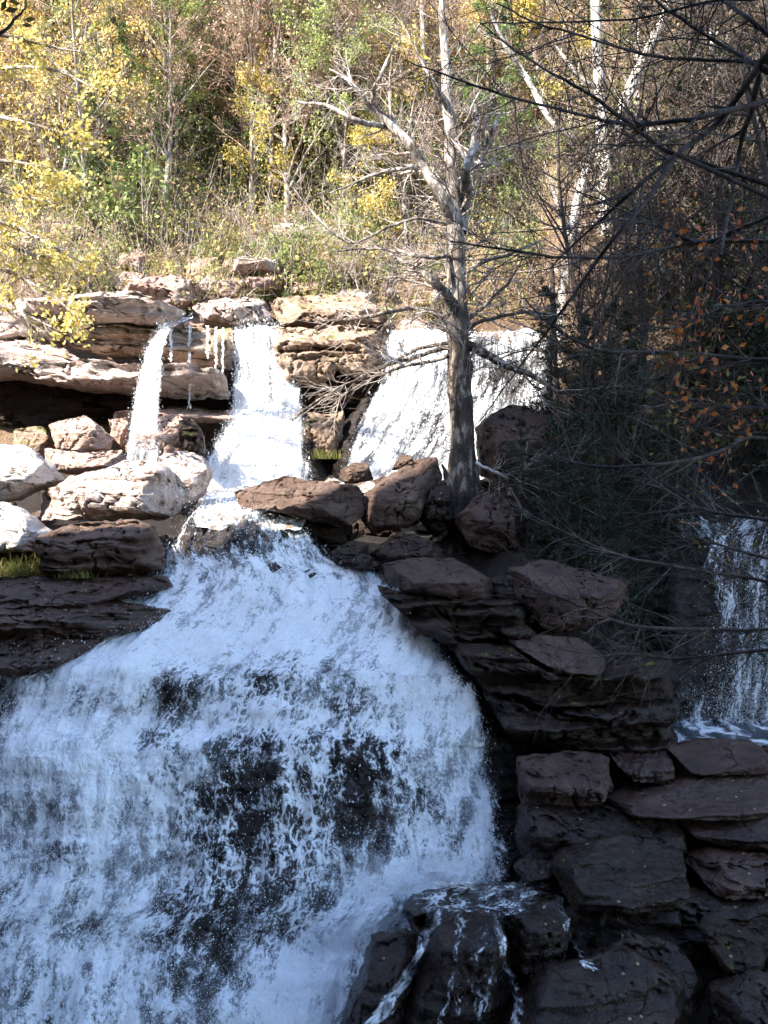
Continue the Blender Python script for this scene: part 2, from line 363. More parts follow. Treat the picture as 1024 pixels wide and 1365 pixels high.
# unseen ridge added left behind the camera: crest shaped to shade the gorge
ws = np.linspace(-75, 45, 160)
cr = np.interp(ws, [-75, -40, -30, -25, -23, -21.8, -20, -19, -18.2, -17.4, -15, 45], [2, 7, 11, 12.2, 12.6, 15.2, 18.3, 20.4, 24.4, 36, 37, 38])
cr = cr + (fbm(np.stack([ws * 1.3, ws * 0, ws * 0], -1), 4, 77) - .5) * 1.3
prof = [(9.0 - 7.0, -10.0, 0), (9.0 - 5, 0.35, 1), (9.0 - 1.5, 0.9, 1), (9.0, 1.0, 1), (13, 0.93, 1), (24, 0.7, 1), (60, 0.4, 1)]
R = []
for dv, k, md in prof:
    vv = dv
    z = np.where(md == 0, -10.4, -10.4 + (cr + 10.4) * k) if md else np.full_like(ws, -10.4)
    R.append(np.stack([ws * .66 - vv * .75, -ws * .75 - vv * .66, z + H], -1))
R = np.array(R)
hv = obj('hillside', mesh_np('hillside', R.reshape(-1, 3), grid_quads(len(prof), len(ws))), M['damp'])
tag(hv, 'dark wooded valley side facing the falls', 'hillside', kind='structure')

# ------------------------------------------------------------------ rocks
RS = [100]
def rock(name, outline, Y, D, mat, label, cat='boulder', top=.45, left=.25, right=.25, bot=.1, amp=None, strata=0.0, NT_=112, NR=26, group=None):
    RS[0] += 1; seed = RS[0]; rng = np.random.default_rng(seed)
    o = np.array(outline, float)
    o = np.stack([(o[:, 0] - 512) / F * Y, (682.5 - o[:, 1]) / F * Y], -1)
    seg = np.roll(o, -1, 0) - o; L = np.hypot(seg[:, 0], seg[:, 1]); cum = np.concatenate([[0], np.cumsum(L)])
    s = np.linspace(0, cum[-1], NT_, endpoint=False)
    oc = np.vstack([o, o[:1]])
    q = np.stack([np.interp(s, cum, oc[:, 0]), np.interp(s, cum, oc[:, 1])], -1)
    for _ in range(1): q = .25 * np.roll(q, 1, 0) + .5 * q + .25 * np.roll(q, -1, 0)
    mn, mx = q.min(0), q.max(0); c = (mn + mx) / 2
    c = .5 * c + .5 * q.mean(0)
    w, hgt = mx - mn
    q = q - c
    t = 1 - (1 - np.linspace(0, 1, NR)) ** 1.5
    n = 7.0 if cat == 'rock ledge' else 4.5
    pr = (1 - t ** n) ** (1 / n)
    xz = t[:, None, None] * q[None]
    X, Z = xz[..., 0], xz[..., 1]
    def cut(y, sgn):
        zt = (mx[1] - c[1]); zb = (mn[1] - c[1]); xl = mn[0] - c[0]; xr = mx[0] - c[0]
        tl = rng.normal(0, .12, 8)
        Dd = D if sgn < 0 else D * .6
        pl = []
        if top: z0 = zt - top * hgt; pl.append(Dd * (-1 + (Z + tl[0] * X - z0) / (zt - z0)))
        if bot: z0 = zb + bot * hgt; pl.append(Dd * (-1 + (z0 - Z + tl[1] * X) / (z0 - zb) * .9))
        if left: x0 = xl + left * w; pl.append(Dd * (-1 + (x0 - X + tl[2] * Z) / (x0 - xl)))
        if right: x0 = xr - right * w; pl.append(Dd * (-1 + (X - x0 + tl[3] * Z) / (xr - x0)))
        for k in range(2):
            a = rng.uniform(0, 6.28); pl.append(Dd * (-1.02 + .5 * ((X * math.cos(a) / (w * .5) + Z * math.sin(a) / (hgt * .5)) - rng.uniform(.1, .5))))
        yy = -y * Dd
        for p in pl: yy = np.maximum(yy, np.minimum(p, 0))
        return yy
    yf = cut(pr[:, None] * np.ones((1, NT_)), -1)
    yb = -cut(pr[:, None] * np.ones((1, NT_)), 1)
    Vf = np.stack([X, yf, Z], -1); Vb = np.stack([X, yb, Z], -1)[::-1][1:]
    V = np.concatenate([Vf, Vb], 0)
    nr = V.shape[0]
    V = V.reshape(-1, 3)
    size = math.sqrt(w * hgt)
    a = amp if amp is not None else 0.10 * size ** .8
    fr = 1.4 / max(size, .4) + .45
    wp = V + np.array([seed * 3.1, 0, 0])
    dsp = np.stack([fbm(wp * fr, 5, seed * 7 + k) - .5 for k in range(3)], -1)
    V = V + dsp * a * np.array([1.3, 2.6, 1.3])
    V = V + (np.stack([fbm(wp * fr * 5 + 9, 3, seed * 7 + 31 + k) - .5 for k in range(3)], -1)) * a * .6
    cr_ = np.abs(fbm(wp * fr * 1.7 + 40, 4, seed * 7 + 50) - .5); V[:, 1] += np.sign(-V[:, 1]) * (1 - sstep(.0, .03, cr_)) * a * .8
    if not strata and mat in ('slab', 'wet', 'damp'): strata = .07
    if strata:
        ph = fbm(np.stack([wp[:, 0] * .35, wp[:, 1] * .35, wp[:, 2] * 4.2], -1), 4, seed + 3)
        V[:, 1] -= (sstep(.38, .62, ph) - .5) * strata * 2 * np.clip(-V[:, 1] / D + .3, 0, 1)
    me = mesh_np(name, V, grid_quads(nr, NT_, True)[:, ::-1])
    o_ = obj(name, me, M[mat], loc=(c[0], Y, c[1] + H))
    tag(o_, label, cat, group)
    return o_

B, LG = 'boulder', 'rock_ledge'
# left cliff
rock(LG, [(30,395),(70,400),(130,388),(190,398),(225,408),(252,418),(226,433),(165,432),(100,430),(85,418),(30,417)], 31.0, 1.5, 'pale', 'pale jutting rock cap with a black gap beneath, at the top of the left cliff', 'rock ledge', .5, .1, .15, .1, strata=.12)
rock(LG, [(-60,400),(20,398),(84,416),(92,462),(60,470),(-60,455)], 31.8, 1.0, 'pale', 'pale rock bank behind the yellow leaves at the far left of the cliff', 'rock ledge', .4, 0, .2, .1, strata=.1)
rock(LG, [(98,444),(156,441),(211,437),(234,434),(312,437),(318,494),(273,493),(187,474),(137,474),(90,462)], 31.9, 1.0, 'tan', 'tan rock layer under the cliff cap with thin trickles over its right half', 'rock ledge', .25, .1, .1, .45, strata=.14)
rock(LG, [(-60,450),(39,450),(94,472),(129,491),(180,493),(219,496),(305,496),(314,530),(250,530),(184,528),(86,517),(39,507),(-60,502)], 31.3, 1.5, 'pale', 'long pale rock layer above the deep dark undercut on the left cliff', 'rock ledge', .45, .05, .1, .15, strata=.12, NT_=150)
rock(LG, [(-60,500),(86,512),(312,526),(312,560),(200,566),(-60,566)], 32.5, .5, 'damp', 'dark recessed rock layer in the undercut of the left cliff', 'rock ledge', .1, .05, .1, .3)  # undercut shade put into the dark rock colour
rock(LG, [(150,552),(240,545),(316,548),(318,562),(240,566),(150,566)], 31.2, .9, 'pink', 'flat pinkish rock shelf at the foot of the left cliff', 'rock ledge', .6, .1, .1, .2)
rock(B, [(65,566),(90,558),(117,555),(129,564),(152,585),(146,599),(113,607),(82,603),(72,583)], 29.5, .8, 'pink', 'smooth pink boulder lying below the undercut on the left', top=.5)
rock(B, [(145,558),(172,556),(170,603),(150,590)], 30.2, .4, 'pink', 'small upright pinkish rock between the pink boulder and the thin waterfall')
rock(B, [(20,575),(60,568),(75,600),(60,625),(15,620)], 30, .5, 'tan', 'low mossy tan rock left of the smooth pink boulder')
rock(B, [(60,598),(110,604),(165,600),(170,622),(110,632),(60,628)], 28.5, .8, 'pink', 'flat pinkish slab in front of the smooth pink boulder', top=.8)
rock(B, [(-60,600),(-5,594),(16,590),(39,592),(59,610),(92,636),(51,652),(16,668),(-60,672)], 26.0, 1.4, 'white', 'sun-bleached white boulder at the left edge', top=.7, left=.1)
rock(B, [(51,661),(98,638),(137,622),(184,613),(209,617),(230,634),(243,681),(211,694),(187,694),(117,692),(56,696)], 25.3, 1.5, 'pale', 'large pinkish grey boulder with stained cracks beside the stream', top=.6, right=.2, left=.45, amp=.2, strata=.1, NT_=150, NR=36)
rock(B, [(212,612),(219,608),(250,602),(273,612),(285,636),(274,657),(250,682),(225,678)], 26.4, 1.0, 'pale', 'pale rounded boulder wedged between the large pinkish grey boulder and the stream', top=.4)
rock(B, [(164,602),(195,566),(234,550),(262,570),(268,600),(258,614),(222,612)], 29.8, .9, 'pink', 'reddish rock splashed by the thin waterfall', top=.5)
rock(B, [(240,560),(258,556),(272,580),(275,605),(250,605)], 29.0, .5, 'damp', 'dark narrow rock standing at the left foot of the middle waterfall')
rock(B, [(-60,668),(0,668),(25,674),(50,694),(70,714),(90,734),(-60,738)], 24.0, 1.4, 'white', 'flat white sunlit slab at the left edge above the grass tuft', top=.75, left=.1)
rock(LG, [(56,733),(60,716),(100,697),(165,690),(200,700),(222,730),(222,764),(125,769),(60,764)], 23.4, 1.0, 'brown', 'layered brown ledge under the large pinkish grey boulder', 'rock ledge', .25, .1, .15, .2, strata=.2, NT_=140)
rock(B, [(-60,730),(62,734),(80,775),(-60,780)], 23.9, .6, 'brown', 'brown earthy rock behind the grass tuft', top=.3)
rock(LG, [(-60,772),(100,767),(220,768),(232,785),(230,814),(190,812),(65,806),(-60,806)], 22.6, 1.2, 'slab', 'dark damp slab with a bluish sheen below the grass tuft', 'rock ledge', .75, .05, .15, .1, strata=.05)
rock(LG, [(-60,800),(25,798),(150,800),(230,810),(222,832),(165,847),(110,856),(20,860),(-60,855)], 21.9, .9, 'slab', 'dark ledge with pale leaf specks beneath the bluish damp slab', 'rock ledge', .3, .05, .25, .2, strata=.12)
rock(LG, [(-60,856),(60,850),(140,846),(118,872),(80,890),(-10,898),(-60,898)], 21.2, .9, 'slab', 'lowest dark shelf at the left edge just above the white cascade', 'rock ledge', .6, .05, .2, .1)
# right of the stream
rock(B, [(311,656),(336,648),(381,635),(435,643),(471,648),(486,658),(484,690),(457,704),(412,692),(358,677),(327,686),(316,668)], 25.0, 1.1, 'brown', 'sunlit brown boulder overhanging the stream, dark hollow beneath', top=.55, right=.3, bot=.4, amp=.13, strata=.06, NT_=150, NR=34)
rock(B, [(330,684),(400,680),(470,696),(470,730),(400,722),(340,700)], 25.4, .4, 'damp', 'dark wet rock in the hollow under the brown boulder', top=.1)  # shadow of the hollow put in as a dark rock
rock(B, [(450,631),(473,616),(489,617),(499,640),(462,647)], 27.0, .5, 'brown', 'small angular dark rock at the foot of the broad waterfall', top=.4)
rock(B, [(497,640),(512,634),(524,646),(505,656)], 26.6, .35, 'brown', 'small tan stone between the angular dark rock and the slanted boulder')
rock(B, [(478,688),(488,658),(524,631),(551,613),(583,611),(592,640),(582,658),(562,685),(545,704),(498,712)], 25.6, 1.0, 'brown', 'slanted brown boulder with a bright top left of the tree foot', top=.55, right=.35, amp=.12, NT_=140)
rock(B, [(522,627),(533,606),(548,607),(554,622)], 28.0, .4, 'brown', 'small pointed rock in the splash behind the slanted boulder')
rock(B, [(556,692),(575,650),(600,635),(608,700),(580,716)], 25.2, .5, 'damp', 'dark stone wedged between the slanted boulder and the tree roots')
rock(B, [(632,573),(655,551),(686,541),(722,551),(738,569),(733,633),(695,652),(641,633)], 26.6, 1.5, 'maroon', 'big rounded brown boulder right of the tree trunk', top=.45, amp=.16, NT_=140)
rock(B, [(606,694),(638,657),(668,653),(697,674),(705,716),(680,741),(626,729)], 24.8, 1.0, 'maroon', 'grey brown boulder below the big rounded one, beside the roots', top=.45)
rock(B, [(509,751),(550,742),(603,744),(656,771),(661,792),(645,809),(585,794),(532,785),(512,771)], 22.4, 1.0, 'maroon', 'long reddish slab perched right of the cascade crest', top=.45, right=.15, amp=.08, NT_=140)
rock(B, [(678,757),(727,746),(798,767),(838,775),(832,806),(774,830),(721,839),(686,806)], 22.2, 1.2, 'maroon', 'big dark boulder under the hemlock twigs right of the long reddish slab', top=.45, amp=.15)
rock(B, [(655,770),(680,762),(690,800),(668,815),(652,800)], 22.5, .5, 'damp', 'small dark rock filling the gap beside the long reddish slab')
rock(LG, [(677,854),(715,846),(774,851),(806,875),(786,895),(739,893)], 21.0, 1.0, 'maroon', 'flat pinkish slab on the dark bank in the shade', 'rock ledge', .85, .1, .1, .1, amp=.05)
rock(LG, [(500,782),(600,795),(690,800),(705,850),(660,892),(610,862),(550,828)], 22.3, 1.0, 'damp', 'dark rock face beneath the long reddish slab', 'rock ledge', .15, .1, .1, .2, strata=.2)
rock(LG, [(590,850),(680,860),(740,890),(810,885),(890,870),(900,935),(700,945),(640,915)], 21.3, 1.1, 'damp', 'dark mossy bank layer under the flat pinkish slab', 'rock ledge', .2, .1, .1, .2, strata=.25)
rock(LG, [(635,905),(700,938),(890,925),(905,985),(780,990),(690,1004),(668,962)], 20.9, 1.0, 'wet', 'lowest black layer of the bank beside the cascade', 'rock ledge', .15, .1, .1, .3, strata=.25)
rock(B, [(436,739),(467,720),(492,726),(487,752),(455,756)], 23.8, .5, 'damp', 'dark wet stone at the right rim of the cascade crest', top=.5)
rock(B, [(463,750),(480,737),(499,744),(492,762)], 23.3, .4, 'damp', 'small round dark stone in front of the wet stone at the cascade crest', top=.5)
rock(B, [(490,742),(525,715),(570,720),(594,735),(560,748),(520,756)], 23.8, .7, 'damp', 'low dark rock between the cascade crest and the tree roots', top=.6)
rock(B, [(582,798),(600,794),(622,806),(612,815),(590,812)], 21.8, .3, 'brown', 'small stone tucked under the long reddish slab')
rock(B, [(665,840),(700,832),(716,845),(690,856)], 21.2, .4, 'damp', 'small dark stone behind the flat pinkish slab')
# lower right
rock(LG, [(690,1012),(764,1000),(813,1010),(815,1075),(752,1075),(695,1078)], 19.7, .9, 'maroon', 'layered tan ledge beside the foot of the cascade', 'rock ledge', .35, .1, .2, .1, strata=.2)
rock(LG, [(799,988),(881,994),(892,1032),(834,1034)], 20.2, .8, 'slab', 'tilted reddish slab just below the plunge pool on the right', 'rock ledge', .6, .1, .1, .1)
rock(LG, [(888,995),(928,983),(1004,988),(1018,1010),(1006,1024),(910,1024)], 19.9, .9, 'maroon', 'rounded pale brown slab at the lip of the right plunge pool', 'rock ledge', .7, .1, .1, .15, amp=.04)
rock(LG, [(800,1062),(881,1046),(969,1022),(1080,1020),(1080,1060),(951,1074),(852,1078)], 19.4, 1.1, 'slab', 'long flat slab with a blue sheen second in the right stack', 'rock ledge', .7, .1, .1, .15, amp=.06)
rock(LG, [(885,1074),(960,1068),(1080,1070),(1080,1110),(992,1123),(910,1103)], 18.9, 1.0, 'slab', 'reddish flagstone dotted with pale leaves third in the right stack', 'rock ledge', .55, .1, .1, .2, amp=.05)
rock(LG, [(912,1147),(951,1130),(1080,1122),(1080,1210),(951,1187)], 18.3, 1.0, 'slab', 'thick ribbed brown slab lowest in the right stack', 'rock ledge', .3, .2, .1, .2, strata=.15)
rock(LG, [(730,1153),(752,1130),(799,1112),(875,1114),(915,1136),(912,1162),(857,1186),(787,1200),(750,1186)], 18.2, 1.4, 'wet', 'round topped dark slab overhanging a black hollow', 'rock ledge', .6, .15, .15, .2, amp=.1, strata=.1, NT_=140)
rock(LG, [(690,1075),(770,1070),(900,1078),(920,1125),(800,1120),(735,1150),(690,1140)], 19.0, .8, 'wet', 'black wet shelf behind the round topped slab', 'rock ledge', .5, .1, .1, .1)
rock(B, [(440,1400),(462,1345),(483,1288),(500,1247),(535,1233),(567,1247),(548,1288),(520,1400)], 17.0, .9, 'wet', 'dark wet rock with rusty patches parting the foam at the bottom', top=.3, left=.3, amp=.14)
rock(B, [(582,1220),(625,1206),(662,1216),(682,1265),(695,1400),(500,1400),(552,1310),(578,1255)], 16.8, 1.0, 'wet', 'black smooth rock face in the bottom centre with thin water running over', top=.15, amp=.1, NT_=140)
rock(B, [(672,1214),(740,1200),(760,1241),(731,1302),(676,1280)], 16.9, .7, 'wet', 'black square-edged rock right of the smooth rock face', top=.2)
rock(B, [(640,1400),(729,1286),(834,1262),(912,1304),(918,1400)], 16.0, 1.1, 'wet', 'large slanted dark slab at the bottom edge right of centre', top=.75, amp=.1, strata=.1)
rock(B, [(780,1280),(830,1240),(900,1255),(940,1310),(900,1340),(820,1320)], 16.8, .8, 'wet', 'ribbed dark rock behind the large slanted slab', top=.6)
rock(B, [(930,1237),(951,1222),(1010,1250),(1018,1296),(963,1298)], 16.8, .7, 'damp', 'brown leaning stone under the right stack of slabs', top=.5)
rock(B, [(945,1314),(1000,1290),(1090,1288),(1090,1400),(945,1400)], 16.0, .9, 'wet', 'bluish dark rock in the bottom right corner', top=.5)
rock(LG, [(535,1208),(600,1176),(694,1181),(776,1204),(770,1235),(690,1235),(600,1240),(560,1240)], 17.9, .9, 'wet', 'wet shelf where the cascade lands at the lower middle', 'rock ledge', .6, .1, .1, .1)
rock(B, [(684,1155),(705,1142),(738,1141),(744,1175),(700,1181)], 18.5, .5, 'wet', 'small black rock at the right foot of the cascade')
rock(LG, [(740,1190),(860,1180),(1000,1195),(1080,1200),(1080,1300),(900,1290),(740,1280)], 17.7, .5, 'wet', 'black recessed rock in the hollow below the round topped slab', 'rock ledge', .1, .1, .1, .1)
for o_, Y_, m_ in [([(1010,1000),(1130,985),(1230,1000),(1220,1030),(1060,1034)], 20.1, 'slab'), ([(1085,1030),(1240,1024),(1300,1060),(1240,1090),(1090,1084)], 19.3, 'slab'), ([(1085,1085),(1220,1078),(1290,1120),(1200,1170),(1090,1150)], 18.7, 'damp'), ([(1085,1160),(1260,1150),(1300,1220),(1200,1290),(1090,1280)], 17.8, 'wet'), ([(1095,1290),(1260,1270),(1320,1400),(1095,1400)], 16.4, 'wet')]:
    rock(LG, o_, Y_, 1.0, m_, 'dark slab carrying the right stack on past the edge of the frame', 'rock ledge', .6, .1, .1, .15, group='slabs past the right edge')
# middle cliff between the upper falls
rock(LG, [(362,440),(408,434),(513,441),(514,484),(482,512),(448,494),(430,520),(385,512),(372,474)], 32.2, .9, 'tan', 'tan rock block with a dark notch between the two wide upper waterfalls', 'rock ledge', .3, .1, .15, .2, amp=.25, strata=.2, NT_=150, NR=34)
rock(LG, [(385,505),(435,517),(448,495),(510,498),(512,543),(480,548),(399,556)], 32.4, .6, 'damp', 'dark lower block under the tan rock between the wide upper waterfalls', 'rock ledge', .15, .1, .1, .2, strata=.15)
rock(LG, [(400,555),(457,550),(458,607),(398,615)], 31.6, .8, 'tan', 'squat mossy rock pillar between the feet of the upper waterfalls', 'rock ledge', .3, .1, .2, .1, amp=.2)
# bank above the cliff
rock(B, [(160,398),(195,376),(232,362),(262,378),(270,402),(240,416),(200,410)], 33.6, 1.3, 'pink', 'bare pink rock outcrop above the thin waterfall', top=.6, amp=.25)
rock(B, [(258,408),(300,396),(350,400),(368,438),(330,442),(275,432)], 33.0, 1.1, 'pale', 'pale rock outcrop at the lip of the middle waterfall', top=.55, amp=.25)
rock(B, [(308,352),(335,342),(372,348),(374,366),(345,372),(312,366)], 34.6, .9, 'pale', 'cracked pale rock with a shadowed gap on the bank', top=.4, bot=.4, strata=.15)
rock(B, [(325,372),(370,366),(375,386),(340,392)], 34.2, .6, 'pink', 'small pink block under the cracked pale rock on the bank')
rock(B, [(450,362),(490,356),(500,378),(458,384)], 35.4, .8, 'pale', 'pale flat rock at the foot of the white snag', top=.6)
rock(B, [(360,402),(420,394),(480,395),(522,428),(450,440),(372,436)], 33.4, .8, 'tan', 'brown earthy rock rim above the tan block', top=.6, amp=.2)

_r = np.random.default_rng(71)
for k_ in range(46):
    Yr = 33.3 + 4.5 * _r.random() ** 1.4; pxr = _r.uniform(20, 620); xr_ = (pxr - 512) / F * Yr
    zr = float(T(np.array([xr_]), np.array([Yr]))[0]); pyr = 682.5 - zr / Yr * F
    w_ = _r.uniform(8, 30); h_ = w_ * _r.uniform(.4, .8); a_ = np.sort(_r.uniform(0, 6.28, 8)) * .5 + np.linspace(0, 6.28, 8, endpoint=False) * .5
    rock(B, [(pxr + w_ * math.cos(q) * _r.uniform(.8, 1.1), pyr - 3 + h_ * math.sin(q) * _r.uniform(.8, 1.1)) for q in a_], Yr, .5, _r.choice(['pale', 'pink', 'pink', 'tan']), 'small pale stone scattered among leaves on the bank above the cliff', 'stone', .5, .25, .25, .1, NT_=56, NR=14, group='stones scattered on the bank')

for k_ in range(90):
    Yr = _r.uniform(24.2, 31.0); pxr = _r.uniform(-60, 262) if k_ % 2 else _r.uniform(430, 640); xr_ = (pxr - 512) / F * Yr
    zr = float(T(np.array([xr_]), np.array([Yr]))[0]); pyr = 682.5 - zr / Yr * F
    w_ = _r.uniform(7, 26) * 26 / Yr; h_ = w_ * _r.uniform(.4, .8); a_ = np.sort(_r.uniform(0, 6.28, 8)) * .5 + np.linspace(0, 6.28, 8, endpoint=False) * .5
    rock(B, [(pxr + w_ * math.cos(q) * _r.uniform(.8, 1.1), pyr - 3 + h_ * math.sin(q) * _r.uniform(.8, 1.1)) for q in a_], Yr, .35, _r.choice(['pale', 'pink', 'brown', 'damp']) if pxr < 300 else _r.choice(['brown', 'damp', 'damp']), 'loose stone among the rubble between the boulders beside the stream', 'stone', .5, .25, .25, .1, NT_=48, NR=12, group='rubble beside the stream')

# ------------------------------------------------------------------ waterfalls
def tubes(polys, k=5):
    Vs, Qs, off = [], [], 0
    ang = np.linspace(0, 2 * np.pi, k, endpoint=False); ca, sa = np.cos(ang), np.sin(ang)
    for pts, rad in polys:
        n = len(pts)
        tg = np.gradient(pts, axis=0); tg /= np.linalg.norm(tg, axis=1, keepdims=True) + 1e-9
        ref = np.array([0., 0, 1]) if abs(tg[:, 2]).mean() < .8 else np.array([1., 0, 0])
        a = np.cross(tg, ref); a /= np.linalg.norm(a, axis=1, keepdims=True) + 1e-9
        b = np.cross(tg, a)
        V = pts[:, None] + (a[:, None] * ca[None, :, None] + b[:, None] * sa[None, :, None]) * rad[:, None, None]
        Vs.append(V.reshape(-1, 3))
        g_ = np.arange(n * k).reshape(n, k); g2 = np.roll(g_, -1, 1)
        Qs.append(np.stack([g_[:-1], g2[:-1], g2[1:], g_[1:]], -1).reshape(-1, 4) + off); off += n * k
    return np.concatenate(Vs), np.concatenate(Qs)
def curve(pts):
    a = np.array(pts, float)
    return lambda v: np.interp(v, a[:, 0], a[:, 1])

def sheet_surface(py, Lc, Rc, Yc, nu, bulge=0.0):
    fr = np.linspace(0, 1, nu)
    l, r, Y = Lc(py), Rc(py), Yc(py)
    px = l[:, None] + (r - l)[:, None] * fr[None]
    Yg = Y[:, None] + bulge * (2 * fr[None] - 1) ** 2
    z = H + (682.5 - py[:, None]) / F * Y[:, None] * np.ones_like(px)
    x = (px - 512) / F * Y[:, None]
    return px, np.stack([x, Yg, z], -1), fr

def normals(S):
    du = np.gradient(S, axis=1); dv = np.gradient(S, axis=0)
    n = np.cross(dv, du); n /= np.linalg.norm(n, axis=-1, keepdims=True) + 1e-9
    return np.where((n[..., 1:2] > 0), -n, n)

def droplets(rng, pos, size, stretch=1.6):
    n = len(pos)
    o = np.array([[1, 0, 0], [0, 1, 0], [-1, 0, 0], [0, -1, 0], [0, 0, 1], [0, 0, -1]], float)
    s = size[:, None, None] * np.ones((1, 1, 3)); s = s * np.array([1, 1, 1.0])
    st = 1 + rng.random(n) * (stretch - 1) * 2
    s[:, :, 2] *= st[:, None]
    V = pos[:, None, :] + o[None] * s
    f = np.array([[0, 1, 4], [1, 2, 4], [2, 3, 4], [3, 0, 4], [1, 0, 5], [2, 1, 5], [3, 2, 5], [0, 3, 5]])
    Q = (np.arange(n)[:, None, None] * 6 + f[None]).reshape(-1, 3)
    return V.reshape(-1, 3), Q

def waterfall(py0, py1, nv, nu, Lp, Rp, Yp, foam, label, mat, seed, uw, amp=.14, bulge=0., bed=None, bed_off=.3, bed_amp=.5, ndrop=0, dsize=(.008, .03), dout=.25, edge=.12, lace=None, ragged=.5, led_k=.12, nmist=0, mist_r=(.0035, .009)):
    rng = np.random.default_rng(seed)
    py = np.linspace(py0, py1, nv)
    Lc, Rc, Yc = curve(Lp), curve(Rp), curve(Yp)
    px, S, fr = sheet_surface(py, Lc, Rc, Yc, nu, bulge)
    mid = S[:, nu // 2]; sl = np.concatenate([[0], np.cumsum(np.linalg.norm(np.diff(mid, axis=0), axis=1))])
    wl = np.linalg.norm(S[:, -1] - S[:, 0], axis=1)[:, None]
    U = (fr[None] - .45) * (wl * .8 + uw * .2); Vv = np.broadcast_to(sl[:, None], px.shape)
    # natural lumps of the rock under the water, shared by bed and water
    base = fbm(np.stack([S[..., 0] * .55, S[..., 2] * .8, S[..., 0] * 0 + seed], -1).reshape(-1, 3), 4, seed).reshape(px.shape) - .5
    led = fbm(np.stack([S[..., 0] * .25, S[..., 2] * 1.5, S[..., 0] * 0 + seed * 2], -1).reshape(-1, 3), 4, seed + 4).reshape(px.shape)
    led = sstep(.2, .8, led) - .5
    ridge = fbm(np.stack([U * .75, Vv * .16, U * 0 + seed * 3], -1).reshape(-1, 3), 4, seed + 6).reshape(px.shape) - .5
    N = normals(S)
    tp = sstep(0.0, 6.0 if lace is not None else .8, Vv - (1.5 if lace is not None else 0))
    S = S + N * tp[..., None] * (base * bed_amp * .7 + led * bed_amp * led_k + ridge * bed_amp * 1.1)[..., None]
    N = normals(S); N[..., 2] = np.maximum(N[..., 2], 0); N /= np.linalg.norm(N, axis=-1, keepdims=True)
    q = np.stack([U * 2.2, Vv * .55, U * 0 + seed], -1).reshape(-1, 3)
    lump = fbm(q, 5, seed + 11, .6).reshape(px.shape) - .5
    W = S + N * (lump * amp * 2)[..., None]
    fm = foam(px, np.broadcast_to(py[:, None], px.shape))
    e = np.minimum(fr, 1 - fr)[None] * np.ones_like(px)
    en = e + (fbm(np.stack([U * 1.5, Vv * .6, U * 0 + 5], -1).reshape(-1, 3), 4, seed + 21).reshape(px.shape) - .5) * edge * ragged * 2
    fm = np.where(en < edge, fm - (1 - np.clip(en / edge, 0, 1)) * .75, fm)
    la = np.full_like(px, .15) if lace is None else lace(px, np.broadcast_to(py[:, None], px.shape))
    me = mesh_np('waterfall', W.reshape(-1, 3), grid_quads(nv, nu)[:, ::-1], uv=np.stack([U, Vv], -1).reshape(-1, 2), attr={'foam': np.clip(fm, 0, 2).ravel(), 'lace': la.ravel()})
    root = obj('waterfall', me, M[mat]); tag(root, label, 'waterfall', kind='structure')
    if bed:
        bn = fbm(np.stack([S[..., 0] * 1.8, S[..., 1] * 1.8, S[..., 2] * 3.2], -1).reshape(-1, 3), 5, seed + 31).reshape(px.shape) - .5
        Bd = S - N * (bed_off - bn * .5)[..., None]
        # widen the bed past the water and curl it back into the bank
        k = np.array([[-.10, .9], [-.04, .3]]);
        wdt = (S[:, -1] - S[:, 0])
        l = [Bd[:, 0] + wdt * a + np.array([0, b, 0]) for a, b in k]; r = [Bd[:, -1] - wdt * a + np.array([0, b, 0]) for a, b in k[::-1]]
        Bx = np.concatenate([np.stack(l, 1), Bd, np.stack(r, 1)], 1)
        b = obj('riverbed', mesh_np('riverbed', Bx.reshape(-1, 3), grid_quads(nv, nu + 4)[:, ::-1]), M[bed])
        tag(b, 'dark wet rock face under the ' + label.split(',')[0], 'riverbed', kind='structure')
    if nmist:
        # fine flying drops, thickest where the water breaks: along the foot and the ragged sides
        pyg = np.broadcast_to(py[:, None], px.shape); foot = sstep(py0 + (py1 - py0) * .45, py0 + (py1 - py0) * .8, pyg)
        wgt = np.clip(fm, .05, 1.1) ** 2.5 * (.35 + foot) * (1 + 1.2 * np.exp(-(e / .06) ** 2)); wgt[int(nv * .97):] = 0; wgt = (wgt / wgt.sum()).ravel()
        idx = rng.choice(len(wgt), nmist, p=wgt)
        out = np.abs(rng.normal(0, 1, nmist)) * (.06 + .22 * rng.random(nmist) ** 2)
        pos = W.reshape(-1, 3)[idx] + N.reshape(-1, 3)[idx] * out[:, None] + rng.normal(0, .045, (nmist, 3))
        r_ = mist_r[0] + (mist_r[1] - mist_r[0]) * rng.random(nmist) ** 2
        tet = np.array([[1, 1, 1], [-1, -1, 1], [-1, 1, -1], [1, -1, -1]], float) * np.array([.8, .8, 1.5])
        V = pos[:, None] + tet[None] * r_[:, None, None] * .7
        Q = (np.arange(nmist)[:, None, None] * 4 + np.array([[0, 1, 2], [0, 3, 1], [0, 2, 3], [1, 3, 2]])[None]).reshape(-1, 3)
        mi = obj('mist', mesh_np('mist', V.reshape(-1, 3), Q, smooth=False), M['drop'], root); mi['kind'] = 'stuff'
    if ndrop:
        wgt = np.clip(fm, 0, 1).ravel() ** 1.5; wgt /= wgt.sum()
        idx = rng.choice(len(wgt), ndrop, p=wgt)
        pos = W.reshape(-1, 3)[idx] + N.reshape(-1, 3)[idx] * (np.abs(rng.normal(0, dout, ndrop)) + .01)[:, None] + rng.normal(0, .05, (ndrop, 3))
        sz = dsize[0] + (dsize[1] - dsize[0]) * rng.random(ndrop) ** 3
        V, Q = droplets(rng, pos, sz)
        sp = obj('spray', mesh_np('spray', V, Q, smooth=False), M['drop'], root); sp['kind'] = 'stuff'
    return root

